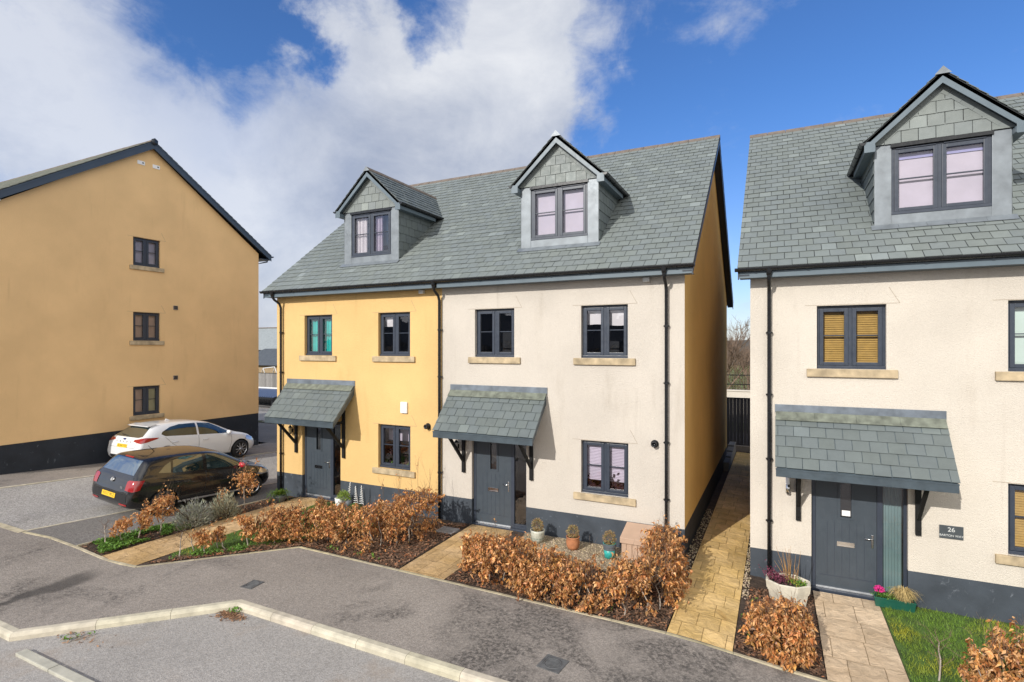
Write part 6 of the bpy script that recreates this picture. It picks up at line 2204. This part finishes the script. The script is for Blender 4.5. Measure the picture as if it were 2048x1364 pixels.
# ---- the houses across the road, behind the camera: what the front panes mirror
M_WALLO = render_mat('render_opposite', (.42, .38, .32), (.3, .26, .2), .6)
for x0, x1, zr in ((-47, -34.5, 3.2), (-31.5, -20.5, 3.5), (-18, -6, 3.3), (-3, 12, 3.6)):
    t = thing('terraced_house', ((x0 + x1) / 2, -24, -4.4), 'house across the road, seen only mirrored in the front windows', 'house', 'houses across the road mirrored in the panes')
    m = MB(); m.box((x0, -32, -4.6), (x1, -24, .4))
    for gx in (x0, x1): m.poly([(gx, -32, .4), (gx, -24, .4), (gx, -28, zr - .15)])
    wo_ = m.build('wall', M_WALLO, t)
    m = MB(); m.prism([(x0 - .3, -23.6, .3), (x0 - .3, -28, zr), (x0 - .3, -32.4, .3), (x0 - .3, -32.4, .12), (x0 - .3, -28, zr - .2), (x0 - .3, -23.6, .12)], (x1 - x0 + .6, 0, 0))
    m.build('roof', MATS['garage_slate'], t)
    for k in range(3):
        for zz in (-3.3, -.9):
            xx = x0 + 1.6 + k * (x1 - x0 - 4.2) / 2
            m = MB(); m.box((xx, -24.05, zz), (xx + 1.1, -23.97, zz + 1.2)); m.build('window', M_UPVC, t)
# ------------------------------------------------------------------ camera, sun, sky
cam = bpy.data.cameras.new('camera')
co = bpy.data.objects.new('camera', cam)
COL.objects.link(co)
co.location = (0, 0, 0)
co.rotation_euler = (PI / 2, 0, math.radians(26.12))
cam.sensor_width = 36; cam.lens = 1081.92 / 2048 * 36
cam.shift_y = 12.885 / 2048
cam.clip_start = .1; cam.clip_end = 3000
sc.camera = co

LD = V((.21, .80, -.435)).normalized()          # the way the sunlight travels
EL = math.asin(-LD.z)
su = bpy.data.lights.new('sun', 'SUN')
su.energy = 3.5; su.angle = math.radians(.53); su.color = (1, .955, .885)
so = bpy.data.objects.new('sun', su)
COL.objects.link(so)
so.location = (-8, -20, 20)
so.rotation_euler = LD.to_track_quat('-Z', 'Y').to_euler()

w = bpy.data.worlds.new('World')
sc.world = w
w.use_nodes = True
nt = w.node_tree
nt.nodes.clear()
N = nt.nodes.new
Lk = nt.links.new
out = N('ShaderNodeOutputWorld'); bg = N('ShaderNodeBackground'); bg.inputs[1].default_value = .15
Lk(bg.outputs[0], out.inputs[0])
sky = N('ShaderNodeTexSky'); sky.sky_type = 'NISHITA'; sky.sun_disc = False
sky.sun_elevation = EL
sky.sun_rotation = math.atan2(-LD.x, -LD.y)
sky.altitude = 100; sky.air_density = 1.0; sky.dust_density = .6; sky.ozone_density = 2.5
tc = N('ShaderNodeTexCoord')
DIR = tc.outputs['Generated']


def wm(op, a, b=0.0, clamp=False):
    n = N('ShaderNodeMath'); n.operation = op; n.use_clamp = clamp
    for i, v in enumerate((a, b)):
        if isinstance(v, (int, float)): n.inputs[i].default_value = v
        else: Lk(v, n.inputs[i])
    return n.outputs[0]


def wmr(x, a, b, c=0., d=1., smooth=True):
    n = N('ShaderNodeMapRange')
    if smooth: n.interpolation_type = 'SMOOTHSTEP'
    for i, v in enumerate((x, a, b, c, d)):
        if isinstance(v, (int, float)): n.inputs[i].default_value = v
        else: Lk(v, n.inputs[i])
    return n.outputs[0]


def wnoise(scale, detail, rough, off=(0, 0, 0), sz=1.0, dist=0.0):
    mp = N('ShaderNodeMapping'); mp.inputs['Location'].default_value = off; mp.inputs['Scale'].default_value = (1, 1, sz)
    Lk(DIR, mp.inputs[0])
    n = N('ShaderNodeTexNoise'); n.inputs['Scale'].default_value = scale; n.inputs['Detail'].default_value = detail; n.inputs['Roughness'].default_value = rough
    n.inputs['Distortion'].default_value = dist
    Lk(mp.outputs[0], n.inputs['Vector'])
    return n.outputs['Fac']


def skydir(az, el):
    """azimuth in degrees clockwise from +y, elevation"""
    a, e = math.radians(az), math.radians(el)
    return (math.sin(a) * math.cos(e), math.cos(a) * math.cos(e), math.sin(e))


_wn = N('ShaderNodeTexNoise'); _wn.inputs['Scale'].default_value = 4.5; _wn.inputs['Detail'].default_value = 7; _wn.inputs['Roughness'].default_value = .6
Lk(DIR, _wn.inputs['Vector'])
_ws = N('ShaderNodeVectorMath'); _ws.operation = 'SUBTRACT'; Lk(_wn.outputs['Color'], _ws.inputs[0]); _ws.inputs[1].default_value = (.5, .5, .5)
_wk = N('ShaderNodeVectorMath'); _wk.operation = 'SCALE'; Lk(_ws.outputs[0], _wk.inputs[0]); _wk.inputs['Scale'].default_value = .26
_wa = N('ShaderNodeVectorMath'); _wa.operation = 'ADD'; Lk(DIR, _wa.inputs[0]); Lk(_wk.outputs[0], _wa.inputs[1])
_wz = N('ShaderNodeVectorMath'); _wz.operation = 'NORMALIZE'; Lk(_wa.outputs[0], _wz.inputs[0])
WDIR = _wz.outputs[0]


def blob(az, el, r0, r1, amp):
    """smooth patch of cloud about a sky direction: full inside r0 degrees, none beyond r1"""
    d = N('ShaderNodeVectorMath'); d.operation = 'DOT_PRODUCT'
    Lk(WDIR, d.inputs[0]); d.inputs[1].default_value = skydir(az, el)
    return wmr(d.outputs['Value'], math.cos(math.radians(r1)), math.cos(math.radians(r0)), 0, amp)


def total(bl):
    s = None
    for b in bl:
        o = blob(*b)
        s = o if s is None else wm('ADD', s, o)
    return s

# cloud banks: azimuth, elevation, inner and outer radius (degrees), weight
CLOUD = [(-32.7, 26.2, 5, 15, .80), (-23.0, 26.4, 4, 10, .55), (-27.0, 21.4, 4, 11, .55), (-40.5, 22.4, 5, 13, .45), (-25, 30.5, 2, 7, .30),
         (-43, 27.5, 2, 8, .22), (-66, 20, 10, 24, .24), (-62, 26, 5, 12, .22), (-41, 28, 3, 9, .38), (-67.8, 8.4, 10, 24, .60), (-58.8, 17, 7, 16, .22), (-51, 13, 7, 17, .55), (-42.8, 11, 7, 17, .60), (-33, 14, 5, 14, .45),
         (-50, 25.0, 1, 7, -.62), (-53, 29, 2, 7, -.55), (-57, 21, 1, 5, -.3), (-63, 15, 1, 5, -.2), (-45.7, 31, 1, 5, -.3), (-33.5, 33, 1, 5, -.55), (-39, 32, 1, 5, -.4), (-58.8, 24.7, .5, 4, -.30), (-52, 19.2, 1, 5, -.35), (-68, 24.5, 1, 6, -.15),
         (-12.3, 28.9, 1, 5, .14), (-4, 31.5, 1, 5, .22), (0, 18, 8, 26, -.22), (-3.3, 4.6, 2, 9, .35)]
GREY = [(-33, 17.8, 3, 12, .55), (-42.8, 17.5, 3, 12, .40), (-46.6, 10.5, 4, 12, .30), (-53, 22.6, 2, 9, .25), (-21, 18.5, 2, 8, .30), (-29.5, 27.0, 4, 11, -.45), (-66, 16, 5, 16, -.25), (-56, 13, 4, 10, -.25), (-60, 19, 8, 20, -.40)]
CLOUD += [(130, 28, 25, 75, 1.0), (-140, 25, 15, 45, .7)]        # unseen cloud added behind the camera, for fill and reflections
fbm = wnoise(3.0, 12, .62, (3.1, 1.7, .4), 1.4, .25)
fine = wnoise(9.5, 10, .66, (.3, 4.7, 2.4), 1.2, .4)
wisp = wnoise(5.5, 10, .62, (2.2, 8.1, .7), 2.6, 1.2)
F = wm('ADD', total(CLOUD), wm('ADD', wm('MULTIPLY', wm('SUBTRACT', fbm, .5), 1.9), wm('ADD', wm('MULTIPLY', wm('SUBTRACT', fine, .5), 1.25), wm('MULTIPLY', wm('SUBTRACT', wisp, .5), 1.0))))
mask = wmr(F, -.05, 1.0)
gr = wm('ADD', total(GREY), wm('ADD', wm('MULTIPLY', wm('SUBTRACT', wnoise(4.6, 11, .64, (7.7, .2, 1.1), 1.5, .3), .5), 3.4), .12))
grey = wmr(gr, -.75, 1.3, 0, 1, False)
mx = N('ShaderNodeMix'); mx.data_type = 'RGBA'
Lk(grey, mx.inputs[0]); mx.inputs[6].default_value = (4.75, 4.85, 5.05, 1); mx.inputs[7].default_value = (2.25, 2.55, 3.25, 1)
# added fill: unseen warm bright cloud behind and right of the camera
br = wm('MULTIPLY', wm('ADD', blob(112, 25, 20, 70, 1.7), blob(-160, 30, 20, 60, .5)), .9)
mb_ = N('ShaderNodeVectorMath'); mb_.operation = 'SCALE'
wt = N('ShaderNodeMix'); wt.data_type = 'RGBA'; wt.blend_type = 'MULTIPLY'
Lk(wm('MINIMUM', br, 1.0), wt.inputs[0]); Lk(mx.outputs[2], wt.inputs[6]); wt.inputs[7].default_value = (1.0, .93, .80, 1)
Lk(wt.outputs[2], mb_.inputs[0]); Lk(wm('ADD', br, 1.0), mb_.inputs['Scale'])
hz = N('ShaderNodeVectorMath'); hz.operation = 'MULTIPLY'
_sx = N('ShaderNodeSeparateXYZ'); Lk(DIR, _sx.inputs[0])
_tm = N('ShaderNodeMix'); _tm.data_type = 'RGBA'; Lk(wmr(_sx.outputs[2], .0, .42), _tm.inputs[0])
_tm.inputs[6].default_value = (.64, .66, .84, 1); _tm.inputs[7].default_value = (.38, .60, .90, 1)
Lk(sky.outputs[0], hz.inputs[0]); Lk(_tm.outputs[2], hz.inputs[1])
m2 = N('ShaderNodeMix'); m2.data_type = 'RGBA'
Lk(wm('MULTIPLY', mask, wm('SUBTRACT', .96, wm('ADD', blob(-66, 20, 8, 26, .20), blob(-56, 24, 2, 10, .15)))), m2.inputs[0]); Lk(hz.outputs[0], m2.inputs[6]); Lk(mb_.outputs[0], m2.inputs[7])
Lk(m2.outputs[2], bg.inputs[0])

sc.view_settings.view_transform = 'Standard'
sc.view_settings.look = 'None'
sc.view_settings.exposure = 0.27
sc.view_settings.gamma = 1.0
sc.cycles.max_bounces = 8
sc.cycles.transparent_max_bounces = 16
sc.cycles.use_denoising = True
sc.cycles.caustics_reflective = False
